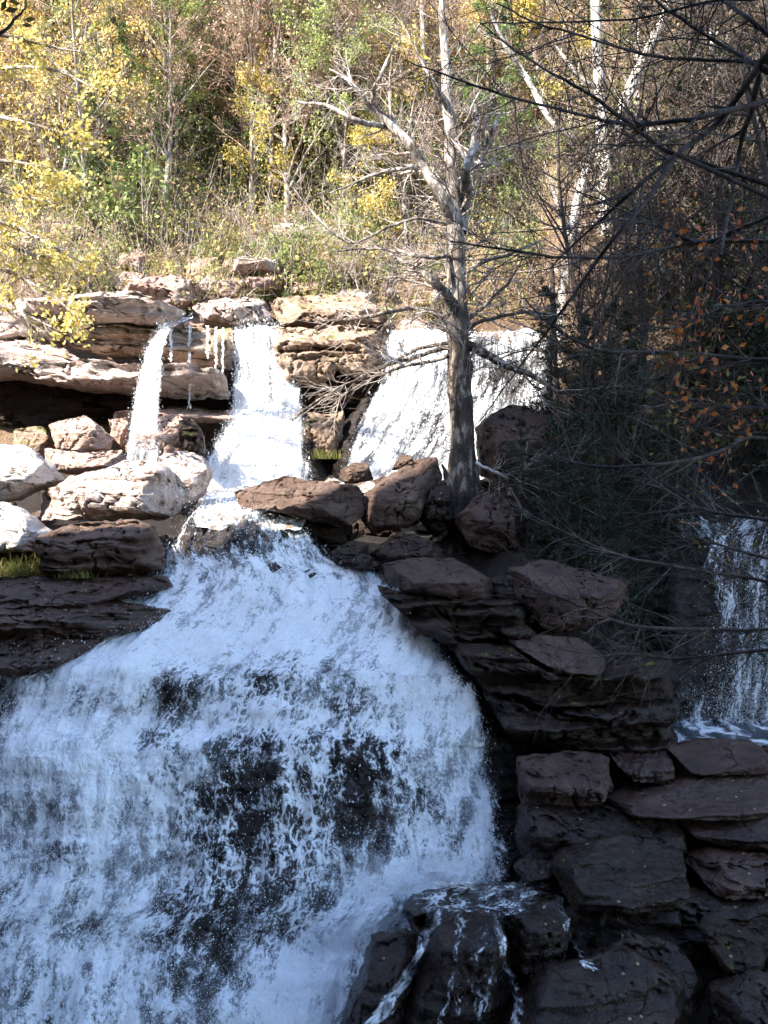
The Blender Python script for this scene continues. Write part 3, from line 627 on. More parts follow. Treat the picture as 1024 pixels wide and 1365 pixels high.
def gauss(px, py, cx, cy, rx, ry, a, rot=0):
    c, s = math.cos(rot), math.sin(rot)
    dx, dy = px - cx, py - cy
    u, v = dx * c + dy * s, -dx * s + dy * c
    return a * np.exp(-(u / rx) ** 2 - (v / ry) ** 2)

def foam_main(px, py):
    f = np.full(px.shape, .635)
    for g_ in [(400,795,150,70,.20),(300,852,190,34,.22),(150,880,130,30,.15),(150,930,40,120,.14,.6),(60,960,30,110,.14,.6),(250,1010,26,120,.16,.35),(60,1000,55,90,.20),(90,1220,130,150,.12),(640,1060,40,90,.12),(150,1010,45,130,.18,.35),(320,962,130,22,.22),
               (560,890,80,70,.22),(600,1010,40,60,.10),(520,960,90,25,.1),(170,1250,30,120,.08),(340,1190,24,110,.10),
               (225,935,50,55,-.24),(110,935,40,20,-.15),(345,905,40,26,-.14),(330,1090,75,120,-.28),(480,1030,44,100,-.36),(590,1070,40,70,-.06),(80,1110,28,55,-.26),
               (270,1250,80,80,-.20),(450,1250,50,50,-.24),(110,1230,30,50,-.12),(280,722,75,24,-.42),(380,700,40,14,-.15),(560,1170,60,22,.25),
               (470,1240,60,34,.42,-.8),(400,1320,70,42,.48,-.8),(545,1175,80,28,.28),(370,1400,90,40,.3),(620,960,50,40,.1)]:
        f = f + 1.15 * gauss(px, py, *g_)
    return np.minimum(f, .98)

def lace_main(px, py):
    return .18 + gauss(px, py, 380, 1080, 140, 170, .55) + gauss(px, py, 240, 940, 130, 60, .4) - gauss(px, py, 610, 1000, 70, 120, .4)

waterfall(652, 1450, 450, 400,
    [(652,262),(686,252),(720,222),(740,208),(770,178),(800,130),(830,70),(860,0),(900,-85),(1000,-190),(1450,-290)],
    [(652,412),(686,404),(720,425),(740,442),(760,505),(800,548),(840,588),(880,622),(930,652),(980,670),(1080,694),(1170,704),(1210,690),(1250,640),(1450,600)],
    [(652,29.0),(664,27.0),(676,25.4),(686,24.2),(705,23.6),(716,23.3),(742,23.0),(790,22.2),(835,21.5),(865,20.95),(900,20.4),(960,19.95),(1000,19.55),(1100,18.95),(1180,18.4),(1280,17.7),(1365,17.0),(1450,16.4)],
    foam_main, 'wide white cascade spreading over the shaded lower rock face', 'foam', 3, 10.5, amp=.13, bulge=.7, bed='bed', ndrop=14000, dsize=(.004,.014), dout=.13, nmist=70000, edge=.04, lace=lace_main, bed_amp=.75)

def foam_c(base, spots=()):
    def fn(px, py):
        f = np.full(px.shape, base)
        for s_ in spots: f = f + gauss(px, py, *s_)
        return f
    return fn

waterfall(424, 625, 150, 50, [(424,218),(436,214),(470,190),(520,178),(600,166),(625,162)], [(424,262),(436,228),(470,220),(520,216),(560,214),(600,214),(625,216)],
    [(424,31.2),(432,30.6),(445,29.9),(520,29.3),(625,28.9)], foam_c(.78, [(190,610,40,40,-.2)]), 'thin white waterfall arching off the left cliff cap', 'foam_fine', 8, 1.6, amp=.08, bed_amp=.05, ndrop=900, dsize=(.008,.025), dout=.1, nmist=9000, edge=.16)
waterfall(436, 655, 170, 90, [(436,312),(450,306),(500,308),(540,304),(575,288),(600,276),(640,258),(655,252)], [(436,374),(450,380),(490,396),(545,406),(590,412),(655,424)],
    [(436,32.4),(446,31.7),(540,31.1),(600,30.2),(655,29.4)], foam_c(.86, [(350,470,30,60,-.1)]), 'bright white waterfall fanning out down the middle of the upper cliff', 'foam_fine', 12, 3.2, amp=.15, bed_amp=.3, bed='bed', ndrop=1500, dsize=(.008,.03), dout=.15, nmist=26000, edge=.1)
waterfall(440, 640, 170, 150, [(440,515),(456,511),(500,506),(545,480),(590,462),(640,452)], [(440,736),(545,736),(600,700),(640,650)],
    [(440,32.8),(452,32.0),(530,31.5),(580,30.8),(640,30.2)], foam_c(.74, [(685,500,50,60,-.15),(580,575,24,40,-.3),(660,480,40,60,-.22),(490,560,16,30,-.15)]), 'broad white waterfall behind the bare tree on the upper cliff', 'foam_fine', 17, 6.5, amp=.15, bed_amp=.3, bed='bed', ndrop=1800, dsize=(.008,.03), dout=.2, edge=.06)
waterfall(690, 985, 170, 100, [(690,968),(715,935),(760,915),(860,900),(985,880)], [(690,1110),(985,1150)],
    [(690,24.8),(712,24.0),(740,23.7),(960,22.8),(985,22.3)], foam_c(.40, [(930,850,30,120,-.25),(1010,800,40,90,.12),(980,940,60,40,.12)]), 'shaded bluish waterfall at the right edge behind the twigs', 'foam_fine', 23, 4.5, amp=.12, bed_amp=.35, bed='bed', ndrop=700, dsize=(.006,.02), dout=.1, nmist=12000, edge=.1)
waterfall(655, 715, 40, 60, [(655,870),(715,900)], [(655,915),(715,1000)], [(655,26.5),(680,25.8),(715,24.4)],
    foam_c(.52), 'little shaded cascade feeding the waterfall at the right edge', 'foam_fine', 29, 2.2, amp=.1, bed_amp=.3, bed='bed', edge=.15)
# trickles over the tan layer
rng = np.random.default_rng(4)
for i, (x0, y0, y1, wd_) in enumerate([(228,434,482,.05),(253,434,545,.035),(277,434,478,.03),(288,436,492,.03),(297,437,500,.035)]):
    pl = []
    for k in range(5):
        t = np.linspace(0, 1, 24); pts = np.array([P(x0 + rng.normal(0, 1.2) + math.sin(9 * a + k) * .5, y0 + (y1 - y0) * a, 30.85 - .25 * math.sqrt(a) + rng.normal(0, .01)) for a in t])
        pl.append((pts, wd_ * .22 * (1 - .3 * t) * (.6 + .8 * rng.random(24))))
    V, Q = tubes(pl, 5)
    tag(obj('trickle', mesh_np('trickle', V, Q), M['drop']), ['short wide trickle just right of the thin waterfall', 'longest thin trickle falling past the tan layer', 'thin middle trickle halfway across the tan layer', 'thin trickle right of the middle one on the tan layer', 'rightmost thin trickle next to the middle waterfall'][i], 'trickle', kind='structure')

# the stream between the upper falls and the cascade, and the pools
def water_mat(name, deep, foam_thr, scale):
    t = NT(name); v = t.n('ShaderNodeTexCoord').outputs['Object']
    n = t.noise(t.mapping(v, (1.0, .55, 1)), scale, 9, .68, dist=.6)
    a = t.mapr(n, foam_thr - .06, foam_thr + .1)
    col = t.mix(a, deep, (.88, .89, .9))
    b = t.n('ShaderNodeBsdfPrincipled'); t.l(col, b.inputs['Base Color']); t.l(t.mapr(a, 0, 1, .12, .6), b.inputs['Roughness'])
    t.l(t.bump(n, .7, .12), b.inputs['Normal']); t.l(b.outputs[0], t.out.inputs[0]); return t.m
def pool(name, rows, label, mat, seed, nu=80, nv=90):
    r = np.array(rows, float)                    # Y, left px, right px, py
    Yv = np.linspace(r[0, 0], r[-1, 0], nv)
    o_ = np.argsort(r[:, 0]); ip = lambda k: np.interp(Yv, r[o_, 0], r[o_, k])
    l, rr, py = ip(1), ip(2), ip(3); fr = np.linspace(0, 1, nu)
    X = ((l[:, None] + (rr - l)[:, None] * fr) - 512) / F * Yv[:, None]
    Z = np.repeat((H + (682.5 - py) / F * Yv)[:, None], nu, 1)
    Yg = np.repeat(Yv[:, None], nu, 1)
    Z = Z + (fbm(np.stack([X * 1.8, Yg * 1.2, X * 0 + seed], -1).reshape(-1, 3), 5, seed).reshape(X.shape) - .5) * .22
    o = obj(name, mesh_np(name, np.stack([X, Yg, Z], -1).reshape(-1, 3), grid_quads(nv, nu)), mat); tag(o, label, 'stream', kind='structure'); return o
pool('stream', [(31.5,240,700,631),(29,255,520,654),(27,265,420,668),(25.5,262,410,681),(24.6,258,408,692),(24.2,262,400,705)], 'shallow sunlit stream between the upper falls and the cascade', water_mat('stream_water', (.16,.11,.07), .50, 2.2), 51)
pool('water', [(23.2,860,1160,955),(22,860,1160,978),(20.6,850,1160,1004)], 'foaming shaded pool under the waterfall at the right edge', water_mat('pool_water', (.05,.06,.07), .52, 1.8), 52)
pool('pond', [(18.2,-500,1500,1392),(15,-700,1700,1530),(9,-1200,2200,2080)], 'dark churning pool at the bottom of the cascade', water_mat('plunge_water', (.03,.035,.04), .5, 1.0), 53)

# ------------------------------------------------------------------ trees
def unit(v): return v / (np.linalg.norm(v) + 1e-9)
def walk(rng, p, d, L, n, wob, up, r0, r1):
    pts = [p]; d = unit(d); st = L / n
    for i in range(n):
        d = unit(d + rng.normal(0, wob, 3) + np.array([0, 0, up])); pts.append(pts[-1] + d * st)
    return np.array(pts), np.linspace(r0, r1, n + 1)
def plen(pts): return float(np.linalg.norm(np.diff(pts, axis=0), axis=1).sum())
def at_(pts, rad, t):
    f = t * (len(pts) - 1); i = min(int(f), len(pts) - 2); k = f - i
    return pts[i] * (1 - k) + pts[i + 1] * k, unit(pts[i + 1] - pts[i]), rad[i] * (1 - k) + rad[i + 1] * k
def spawn(rng, parents, cnt, lr, rr, ang, up, wob, seg, t0=.2, t1=1., lens=None, rmin=.004, flat=0.):
    out = []
    for pts, rad in parents:
        L = plen(pts); n = cnt(L) if callable(cnt) else cnt
        n = int(n) + (rng.random() < n - int(n))
        for j in range(n):
            t = t0 + (t1 - t0) * rng.random()
            p, d, r = at_(pts, rad, t)
            ax = rng.normal(0, 1, 3); ax[2] *= 1 - flat
            perp = unit(ax - d * ax.dot(d)); a = ang * rng.uniform(.65, 1.25)
            nd = d * math.cos(a) + perp * math.sin(a)
            ln = (lens(t) if lens else L * lr * (1.1 - .7 * t)) * rng.uniform(.6, 1.3)
            out.append(walk(rng, p, nd, ln, seg, wob, up, max(rmin, r * rr), rmin * .6))
    return out
def leaf_quads(rng, c, s, asp=.55, flat=0.):
    n = len(c); u = rng.normal(0, 1, (n, 3)); u[:, 2] *= 1 - flat; u /= np.linalg.norm(u, axis=1, keepdims=True)
    w = rng.normal(0, 1, (n, 3)); w[:, 2] *= 1 - flat; v = w - u * (w * u).sum(1, keepdims=True); v /= np.linalg.norm(v, axis=1, keepdims=True)
    s = s[:, None]
    V = np.stack([c - u * s, c + v * s * asp, c + u * s, c - v * s * asp], 1).reshape(-1, 3)
    return V, np.arange(4 * n).reshape(-1, 4)
def tips(rng, polys, per, spread):
    out = []
    for pts, rad in polys:
        k = rng.integers(1, len(pts), per); out.append(pts[k] + rng.normal(0, spread, (per, 3)))
    return np.concatenate(out)

def tree_meshes(kind, seed):
    """(trunk mesh, crown mesh list) at the origin, base at z=0"""
    rng = np.random.default_rng(seed)
    tr = []
    parts = []
    gloom = kind == 'gloom'; verdant = kind == 'verdant'
    if gloom: kind = 'bare'
    if verdant: kind = 'yellow'
    if kind in ('yellow', 'bare', 'lemon', 'pale'):
        h = {'yellow': 11, 'bare': 13, 'lemon': 6, 'pale': 15}[kind] * rng.uniform(.9, 1.1)
        r = {'yellow': .13, 'bare': .17, 'lemon': .07, 'pale': .19}[kind]
        trunk = walk(rng, np.zeros(3) - [0, 0, .5], np.array([rng.normal(0, .08), rng.normal(0, .08), 1.]), h, 14, .045, .03, r, .02)
        l1 = spawn(rng, [trunk], {'yellow': 22, 'bare': 26, 'lemon': 16, 'pale': 16}[kind], .42, .5, .95, .05, .10, 7, .12 if kind != 'pale' else .45)
        l2 = spawn(rng, l1, 6, .5, .5, .75, .04, .13, 5, .25, rmin=.012)
        l3 = spawn(rng, l2, 5 if kind in ('bare', 'pale') else 3, .55, .55, .7, .03, .15, 4, .2, rmin=.011)
        V, Q = tubes([trunk] + l1, 7); tr = (V, Q)
        V, Q = tubes(l2 + l3, 3)
        parts.append(('twigs', V, Q, 'twig_red' if kind == 'bare' else 'twig_grey'))
        if kind == 'bare':
            l4 = spawn(rng, l3, 2.5, .6, .6, .7, .03, .15, 3, .2, rmin=.010); V, Q = tubes(l4, 3); parts.append(('brush', V, Q, 'twig_red'))
            c = tips(rng, l3 + l4, 1, .12); V, Q = leaf_quads(rng, c, rng.uniform(.035, .085, len(c))); parts.append(('crown', V, Q, 'leaf_rust'))
        elif kind == 'pale':
            c = tips(rng, l3, 1, .15); c = c[rng.random(len(c)) < .25]; V, Q = leaf_quads(rng, c, rng.uniform(.04, .08, len(c))); parts.append(('crown', V, Q, 'leaf_rust'))
        else:
            c = tips(rng, l2 + l3, 15 if kind == 'yellow' else 16, .16 if kind == 'yellow' else .2)
            keep = fbm(c * .9, 3, seed) > .44; c = c[keep]
            V, Q = leaf_quads(rng, c, rng.uniform(.04, .085, len(c)), .6); parts.append(('crown', V, Q, 'leaf_' + kind))
    elif kind in ('hemlock', 'shade'):
        h = 12 if kind == 'hemlock' else 11
        trunk = walk(rng, np.zeros(3) - [0, 0, .5], np.array([0, 0, 1.]), h, 12, .02, .02, .17, .02)
        l1 = spawn(rng, [trunk], 75, .3, .25, 1.5, -.015, .05, 7, .10, .98, lens=lambda t: .4 + 2.9 * (1 - t) ** .8, rmin=.008)
        l2 = spawn(rng, l1, 9, .38, .5, .8, -.02, .08, 4, .15, 1., rmin=.005, flat=.75)
        V, Q = tubes([trunk] + l1, 6); tr = (V, Q)
        V, Q = tubes(l2, 3); parts.append(('twigs', V, Q, 'twig_dark'))
        c = tips(rng, l2, 14 if kind == 'hemlock' else 22, .07); V, Q = leaf_quads(rng, c, rng.uniform(.05, .11, len(c)), .3, .6)
        parts.append(('crown', V, Q, 'needle_lit' if kind == 'hemlock' else 'needle'))
    elif kind == 'bush':
        st = [walk(rng, np.array([rng.normal(0, .15), rng.normal(0, .15), -.2]), np.array([rng.normal(0, .5), rng.normal(0, .5), 1.]), rng.uniform(1., 2.), 6, .1, .03, .02, .006) for _ in range(14)]
        l2 = spawn(rng, st, 7, .5, .5, .7, .05, .12, 4, .2, rmin=.004)
        V, Q = tubes(st, 4); tr = (V, Q)
        V, Q = tubes(l2, 3); parts.append(('twigs', V, Q, 'twig_grey'))
        c = tips(rng, l2, 16, .12); c = c[fbm(c * 1.4, 3, seed) > .46]; V, Q = leaf_quads(rng, c, rng.uniform(.035, .075, len(c)), .6); parts.append(('crown', V, Q, 'leaf_green' if seed % 2 else 'leaf_mix'))
    res = [('trunk', mesh_np('trunk', *tr), {'yellow': 'bark_grey', 'bare': 'bark_grey', 'lemon': 'bark_grey', 'pale': 'bark_pale', 'hemlock': 'bark_dark', 'shade': 'bark_dark', 'bush': 'twig_grey'}[kind])]
    for nme, V, Q, m in parts: res.append((nme, mesh_np(nme, V, Q), m))
    if verdant: res = [(a, b_, 'leaf_verdant' if c_ == 'leaf_yellow' else c_) for a, b_, c_ in res]
    if gloom: res = [(a, b_, {'bark_grey': 'bark_dark', 'twig_red': 'twig_mid', 'leaf_rust': 'leaf_dim'}.get(c_, c_)) for a, b_, c_ in res]  # gloom swaps in darker bark, twigs, leaves: shade put into colour
    for nme, me, m in res: me.materials.append(M[m])
    return res

PROTO = {}
def proto(kind, i):
    if (kind, i) not in PROTO: PROTO[(kind, i)] = tree_meshes(kind, 1000 + 37 * i + sum(map(ord, kind)))
    return PROTO[(kind, i)]
def plant(kind, i, x, y, sc, rz, name, label, cat, group=None, lean=(0, 0), dz=0.):
    e = bpy.data.objects.new(name, None); COL.objects.link(e)
    e.location = (x, y, TZ(x, y) - .1 + dz); e.rotation_euler = (lean[0], lean[1], rz); e.scale = (sc, sc, sc)
    tag(e, label, cat, group)
    for nme, me, m in proto(kind, i): obj(nme, me, None, e)
    return e

def X_(px, Y): return (px - 512) / F * Y
rng = np.random.default_rng(21)
# wooded slope behind the falls: one entry per zone (kind, count, px range, Y range, scale range, variants, name, label, group)
ZONES = [
 ('yellow', 44, (-90, 250), (36.5, 62), (.5, 1.05), 3, 'maple_tree', 'yellow-leaved tree on the sunny slope above the left cliff', 'yellow trees on the left slope'),
 ('bare', 20, (-90, 330), (36.5, 64), (.45, 1.05), 3, 'leafless_tree', 'thin bare tree among the yellow trees on the left slope', 'bare trees on the left slope'),
 ('bare', 80, (320, 730), (36.5, 66), (.4, 1.1), 3, 'leafless_tree', 'reddish twiggy bare tree on the slope above the middle falls', 'bare trees on the middle slope'),
 ('lemon', 26, (330, 740), (36, 60), (.5, 1.2), 2, 'yellow_sapling', 'low yellow sapling under the bare trees on the middle slope', 'yellow saplings on the middle slope'),
 ('bare', 40, (720, 1100), (36, 62), (.5, 1.05), 3, 'leafless_tree', 'bare tree behind the dark twigs on the right slope', 'bare trees on the right slope'),
 ('yellow', 18, (330, 1080), (42, 64), (.6, .95), 3, 'maple_tree', 'yellow-leaved tree half hidden behind bare trees on the middle and right slope', 'yellow trees behind bare trees'),
 ('verdant', 30, (110, 560), (37, 58), (.4, .95), 3, 'green_tree', 'yellow-green leafy tree among the rusty bare trees on the slope', 'yellow-green trees on the slope'),
 ('hemlock', 22, (60, 520), (37, 60), (.3, .9), 2, 'hemlock_tree', 'green evergreen among the yellow trees on the left slope', 'evergreens on the left slope'),
 ('hemlock', 14, (580, 1080), (36.5, 60), (.35, .95), 2, 'hemlock_tree', 'green evergreen standing between bare trees on the right slope', 'evergreens on the right slope'),
 ('bush', 34, (120, 620), (33.4, 35.6), (.3, .6), 4, 'rim_plant', 'little leafy plant at the rim of the cliff above the falls', 'plants along the cliff rim'),
 ('bush', 110, (60, 900), (33.9, 52), (.6, 1.7), 4, 'leafy_bush', 'low leafy bush among dry stems on the slope above the cliff', 'bushes above the cliff'),
]
for kind, n, pr_, yr, sr, nv_, nm, lb, gp in ZONES:
    for j in range(n):
        Y = yr[0] + (yr[1] - yr[0]) * ((j + rng.random()) / n)
        px = rng.uniform(*pr_)
        plant(kind, j % nv_, X_(px, Y), Y, rng.uniform(*sr), rng.uniform(0, 6.28), nm, lb, nm.split('_')[-1] if nm != 'yellow_sapling' else 'sapling', gp, (rng.normal(0, .06), rng.normal(0, .06)))

for j, (px, Y, sc) in enumerate([(258, 40, .72), (306, 42.5, .85), (232, 45, .95), (340, 46, .7), (275, 50, .95), (320, 53, .95), (390, 48, .7), (185, 37.2, .28), (160, 36.4, .25), (330, 38.5, .33), (420, 41, .4), (205, 40, .4)]):
    plant('hemlock', j % 2, X_(px, Y), Y, sc, j * 1.3, 'hemlock_tree', 'light green evergreen among the bare twigs up the middle of the slope', 'tree', 'evergreens up the middle of the slope')

# undergrowth on the slope
c = []
n = 170000
px = rng.uniform(-250, 1250, n); Y = 33.6 + 30 * rng.random(n) ** 1.3
x = X_(px, Y); cl = fbm(np.stack([x * .5, Y * .5, x * 0], -1), 3, 61)
k = cl > .40; x, Y = x[k], Y[k]
z = T(x, Y) + H + rng.random(len(x)) ** 1.6 * 2.2
V, Q = leaf_quads(rng, np.stack([x, Y, z], -1), rng.uniform(.035, .085, len(x)), .5)
tag(obj('undergrowth', mesh_np('undergrowth', V, Q), M['leaf_mix']), 'rusty brown dead leaves and low brush covering the slope', 'undergrowth', kind='stuff')
pl = []
for j in range(9000):
    Yj = 33.8 + 26 * rng.random() ** 1.2; xj = X_(rng.uniform(-200, 1200), Yj); 
    p0 = np.array([xj, Yj, TZ(xj, Yj) - .1]) if j % 1 == 0 else None
    pl.append(walk(rng, p0, np.array([rng.normal(0, .5), rng.normal(0, .5), 1.]), rng.uniform(.6, 3.0), 4, .2, 0, .018, .007))
V, Q = tubes(pl, 3)
tag(obj('brush', mesh_np('brush', V, Q), M['twig_grey']), 'thicket of dry pale stems on the slope', 'brush', kind='stuff')

n = 60000
x = rng.uniform(2.2, 16, n); Y = 21.6 + 12 * rng.random(n)
cl = fbm(np.stack([x * .8, Y * .8, x * 0 + 8], -1), 3, 63); k = (cl > .44) & ~((x > 5.6) & (Y < 26.5) & (x < 9.5 + 0 * Y)) & (x > np.interp(Y, [21.6, 24, 26, 29, 33], [2.6, 3.6, 4.2, 5.4, 6.4]))
x, Y = x[k], Y[k]
V, Q = leaf_quads(rng, np.stack([x, Y, T(x, Y) + H + rng.random(len(x)) ** 1.6 * 1.3], -1), rng.uniform(.04, .10, len(x)), .35)
tag(obj('undergrowth', mesh_np('undergrowth', V, Q), M['needle']), 'dark green low growth on the shaded right bank', 'undergrowth', kind='stuff')
pl = []
for j in range(1300):
    xj = rng.uniform(3.0, 15); Yj = 21.8 + 11 * rng.random()
    if 5.6 < xj < 9.5 and Yj < 25.5: continue
    pl.append(walk(rng, np.array([xj, Yj, TZ(xj, Yj) - .1]), np.array([rng.normal(0, .6), rng.normal(0, .5), 1.]), rng.uniform(.6, 2.8), 5, .18, -.02, .011, .004))
V, Q = tubes(pl, 3)
tag(obj('brush', mesh_np('brush', V, Q), M['twig_dark']), 'dark tangle of bare stems on the shaded right bank', 'brush', kind='stuff')

# the bare tree in front of the upper falls
def px_poly(pts, Y, r, jit=0.0, rng=None):
    out = []
    for p in pts:
        yy = Y + (p[2] if len(p) > 2 else 0)
        out.append(P(p[0], p[1], yy))
    out = np.array(out)
    n = len(out); tt = np.linspace(0, n - 1, max(6, (n - 1) * 4))
    res = np.stack([np.interp(tt, np.arange(n), out[:, k]) for k in range(3)], -1)
    res[1:-1] = .25 * res[:-2] + .5 * res[1:-1] + .25 * res[2:]
    rr = np.interp(tt, np.linspace(0, n - 1, len(r)), r)
    if jit and rng is not None: res[1:] += rng.normal(0, jit, res[1:].shape)
    return res, rr
rng = np.random.default_rng(90)
YT = 25.9
s_ = YT / F / 2
main_tr = px_poly([(612,735),(614,700),(618,650),(617,600),(614,540),(612,480),(609,420),(608,360),(607,310),(603,275),(601,215),(599,160),(594,90),(590,20),(586,-60),(580,-140)], YT,
                  np.array([84,58,42,36,32,31,28,27,25,20,17,15,12,10,8,5]) * s_, .012, rng)
main_tr = (main_tr[0], main_tr[1] * (1 + (fbm(np.stack([main_tr[0][:, 2] * 2.2, main_tr[0][:, 2] * 0, main_tr[0][:, 2] * 0], -1), 3, 5) - .5) * .45))
limbs = [
 ([(606,300),(585,255),(565,222),(547,192),(520,165),(495,142),(470,112),(440,92)], [19,15,13,12,10,8,5,2]),
 ([(603,285),(588,240),(572,228),(552,222),(520,226),(480,240),(440,258)], [10,9,7,6,5,4,2]),
 ([(549,195),(530,172),(500,167),(470,160),(440,140),(395,135)], [9,8,8,7,5,2]),
 ([(495,142),(500,115),(515,85),(525,60)], [6,5,4,2]),
 ([(614,310),(620,265),(621,230),(632,192),(636,165),(634,140)], [17,15,13,10,8,5]),
 ([(622,255),(634,225),(648,198),(658,170),(668,150)], [9,8,7,5,3]),
 ([(602,230),(606,200),(622,160),(640,120)], [6,5,4,2]),
 ([(598,150),(580,110),(560,80),(545,40)], [6,5,4,2]),
 ([(607,410),(590,385),(565,365),(540,350),(520,340)], [14,11,8,6,3]),
 ([(606,440),(580,415),(545,410),(505,420),(470,425),(420,430)], [10,7,6,5,4,2]),
 ([(606,462),(575,468),(545,478),(510,488),(470,508),(420,535),(390,560)], [7,6,5,5,4,3,2]),
 ([(606,472),(570,482),(530,490),(490,505),(455,530)], [6,5,4,3,2]),
 ([(606,456),(560,462),(520,485),(480,505),(440,545)], [6,5,4,3,2]),
 ([(618,458),(645,470),(672,487),(705,498),(740,520),(770,530)], [15,12,10,8,5,3]),
 ([(615,430),(640,415),(670,385),(690,360)], [7,5,4,2]),
 ([(618,440),(650,425),(700,415),(760,420)], [6,5,4,2]),
 ([(612,370),(640,350),(680,340),(720,320)], [6,5,4,2]),
 ([(606,340),(570,345),(530,335),(490,330),(440,335)], [6,5,4,3,2]),
 ([(600,300),(560,290),(520,300),(470,330),(430,300),(390,250)], [5,4,4,3,3,2]),
]
lim = []
for pts, wdt in limbs:
    pp = [(a, b, 0 if i_ == 0 else rng.normal(-.25, .5)) for i_, (a, b) in enumerate(pts)]
    lim.append(px_poly(pp, YT, np.array(wdt) * s_, .012, rng))
roots = []
for pts in ([(608,700),(590,712),(575,724)], [(606,715),(600,745),(596,770)], [(618,700),(640,715),(660,730)], [(610,725),(620,752),(648,772)], [(604,690),(596,640),(590,620)], [(614,730),(606,760),(612,785)]):
    roots.append(px_poly([(a, b, -.5 - .15 * i_) for i_, (a, b) in enumerate(pts)], YT - .1, np.array([16, 10, 3]) * s_, .02, rng))
e = bpy.data.objects.new('bare_tree', None); COL.objects.link(e); e.location = P(612, 720, YT)
tag(e, 'tall bare tree with blotched trunk and pale spreading limbs in front of the falls', 'tree')
def child(name, polys, k, mat, par):
    V, Q = tubes(polys, k); o = obj(name, mesh_np(name, V - np.array(par.location), Q), M[mat], par); return o
tv = child('trunk', [main_tr] + lim + roots, 12, 'bark_main', e)
l2 = spawn(rng, lim, lambda L: L * 3.8, .35, .4, .8, .01, .13, 6, .2, 1., lens=lambda t: rng.uniform(.5, 1.7), rmin=.007)
l2 += spawn(rng, [main_tr], 170, .1, .12, 1.2, .0, .12, 7, .30, 1., lens=lambda t: rng.uniform(.5, 2.2), rmin=.006)
l3 = spawn(rng, l2, 7, .6, .6, .7, .01, .15, 4, .2, 1., rmin=.0045)
child('twigs', l2, 5, 'twig_grey', e); child('brush', l3, 3, 'twig_grey', e)

# pale lit trunks to the right of it
def px_tree(name, label, trunk, widths, limbs_, Y, bark, twig, seed, cat='tree', ntw=2.5):
    rng = np.random.default_rng(seed); s = Y / F / 2
    tr_ = px_poly(trunk, Y, np.array(widths) * s, .01, rng)
    li = [px_poly([(a, b, 0 if i_ == 0 else rng.normal(0, .4)) for i_, (a, b) in enumerate(p)], Y, np.array(w) * s, .01, rng) for p, w in limbs_]
    e = bpy.data.objects.new(name, None); COL.objects.link(e); e.location = P(trunk[0][0], trunk[0][1], Y); tag(e, label, cat)
    child('trunk', [tr_] + li, 10, bark, e)
    l2 = spawn(rng, li, lambda L: L * ntw, .35, .4, .8, .02, .12, 5, .15, 1., lens=lambda t: rng.uniform(.5, 1.6), rmin=.007) + spawn(rng, [tr_], 30, .1, .15, 1.2, .02, .12, 6, .35, 1., lens=lambda t: rng.uniform(.6, 2.4), rmin=.007)
    l3 = spawn(rng, l2, 4, .55, .6, .7, .02, .15, 4, .2, 1., rmin=.006)
    child('twigs', l2 + l3, 3, twig, e)
    return e
px_tree('pale_tree', 'pale lit tree with a forked white trunk right of the bare tree', [(812,520),(808,400),(806,330),(808,280),(806,240),(802,170),(798,90),(793,0),(790,-80)], [30,26,25,26,24,17,15,13,10],
        [([(810,290),(818,240),(822,190),(832,140),(845,105),(868,60),(890,10),(905,-40)], [22,20,17,16,15,12,9,6]), ([(806,245),(790,215),(770,190),(735,165),(700,100),(672,60),(655,20)], [9,8,8,7,8,7,5]),
         ([(820,200),(850,175),(900,170),(940,195)], [7,6,5,3]), ([(800,120),(770,100),(740,60)], [6,5,3])], 34.0, 'bark_pale', 'twig_grey', 301)
px_tree('leaning_tree', 'slender pale tree leaning right between the bare tree and the forked white trunk', [(740,560),(744,480),(748,420),(756,350),(766,290),(776,245),(790,200),(806,150)], [20,17,16,15,14,12,9,5],
        [([(762,310),(745,285),(735,240)], [7,5,3]), ([(772,260),(790,250),(812,225)], [6,5,3])], 32.5, 'bark_pale', 'twig_grey', 302)
px_tree('white_snag', 'short broken white snag on the slope above the tan rock', [(484,362),(488,320),(494,285),(500,256)], [15,13,11,7], [], 37.0, 'bark_pale', 'twig_grey', 303, 'snag', 0)
px_tree('grey_tree', 'straight grey tree rising behind the fork of the bare tree', [(562,400),(563,330),(565,250),(566,160),(564,60),(562,-40)], [13,12,11,9,7,5], [([(565,200),(590,150),(610,110)], [5,4,2])], 39.0, 'bark_grey', 'twig_grey', 304)
px_tree('thin_tree', 'thin dark tree standing against the broad waterfall', [(742,600),(740,520),(738,440),(736,350)], [12,10,8,5], [([(738,470),(700,465),(660,480)], [4,3,2])], 29.0, 'bark_dark', 'twig_dark', 305)
px_tree('fallen_branch', 'fallen branch slanting down beside the big rounded boulder', [(634,616),(652,626),(670,634),(692,644)], [5,5,4,3], [], 24.6, 'bark_pale', 'twig_grey', 306, 'branch', 0)

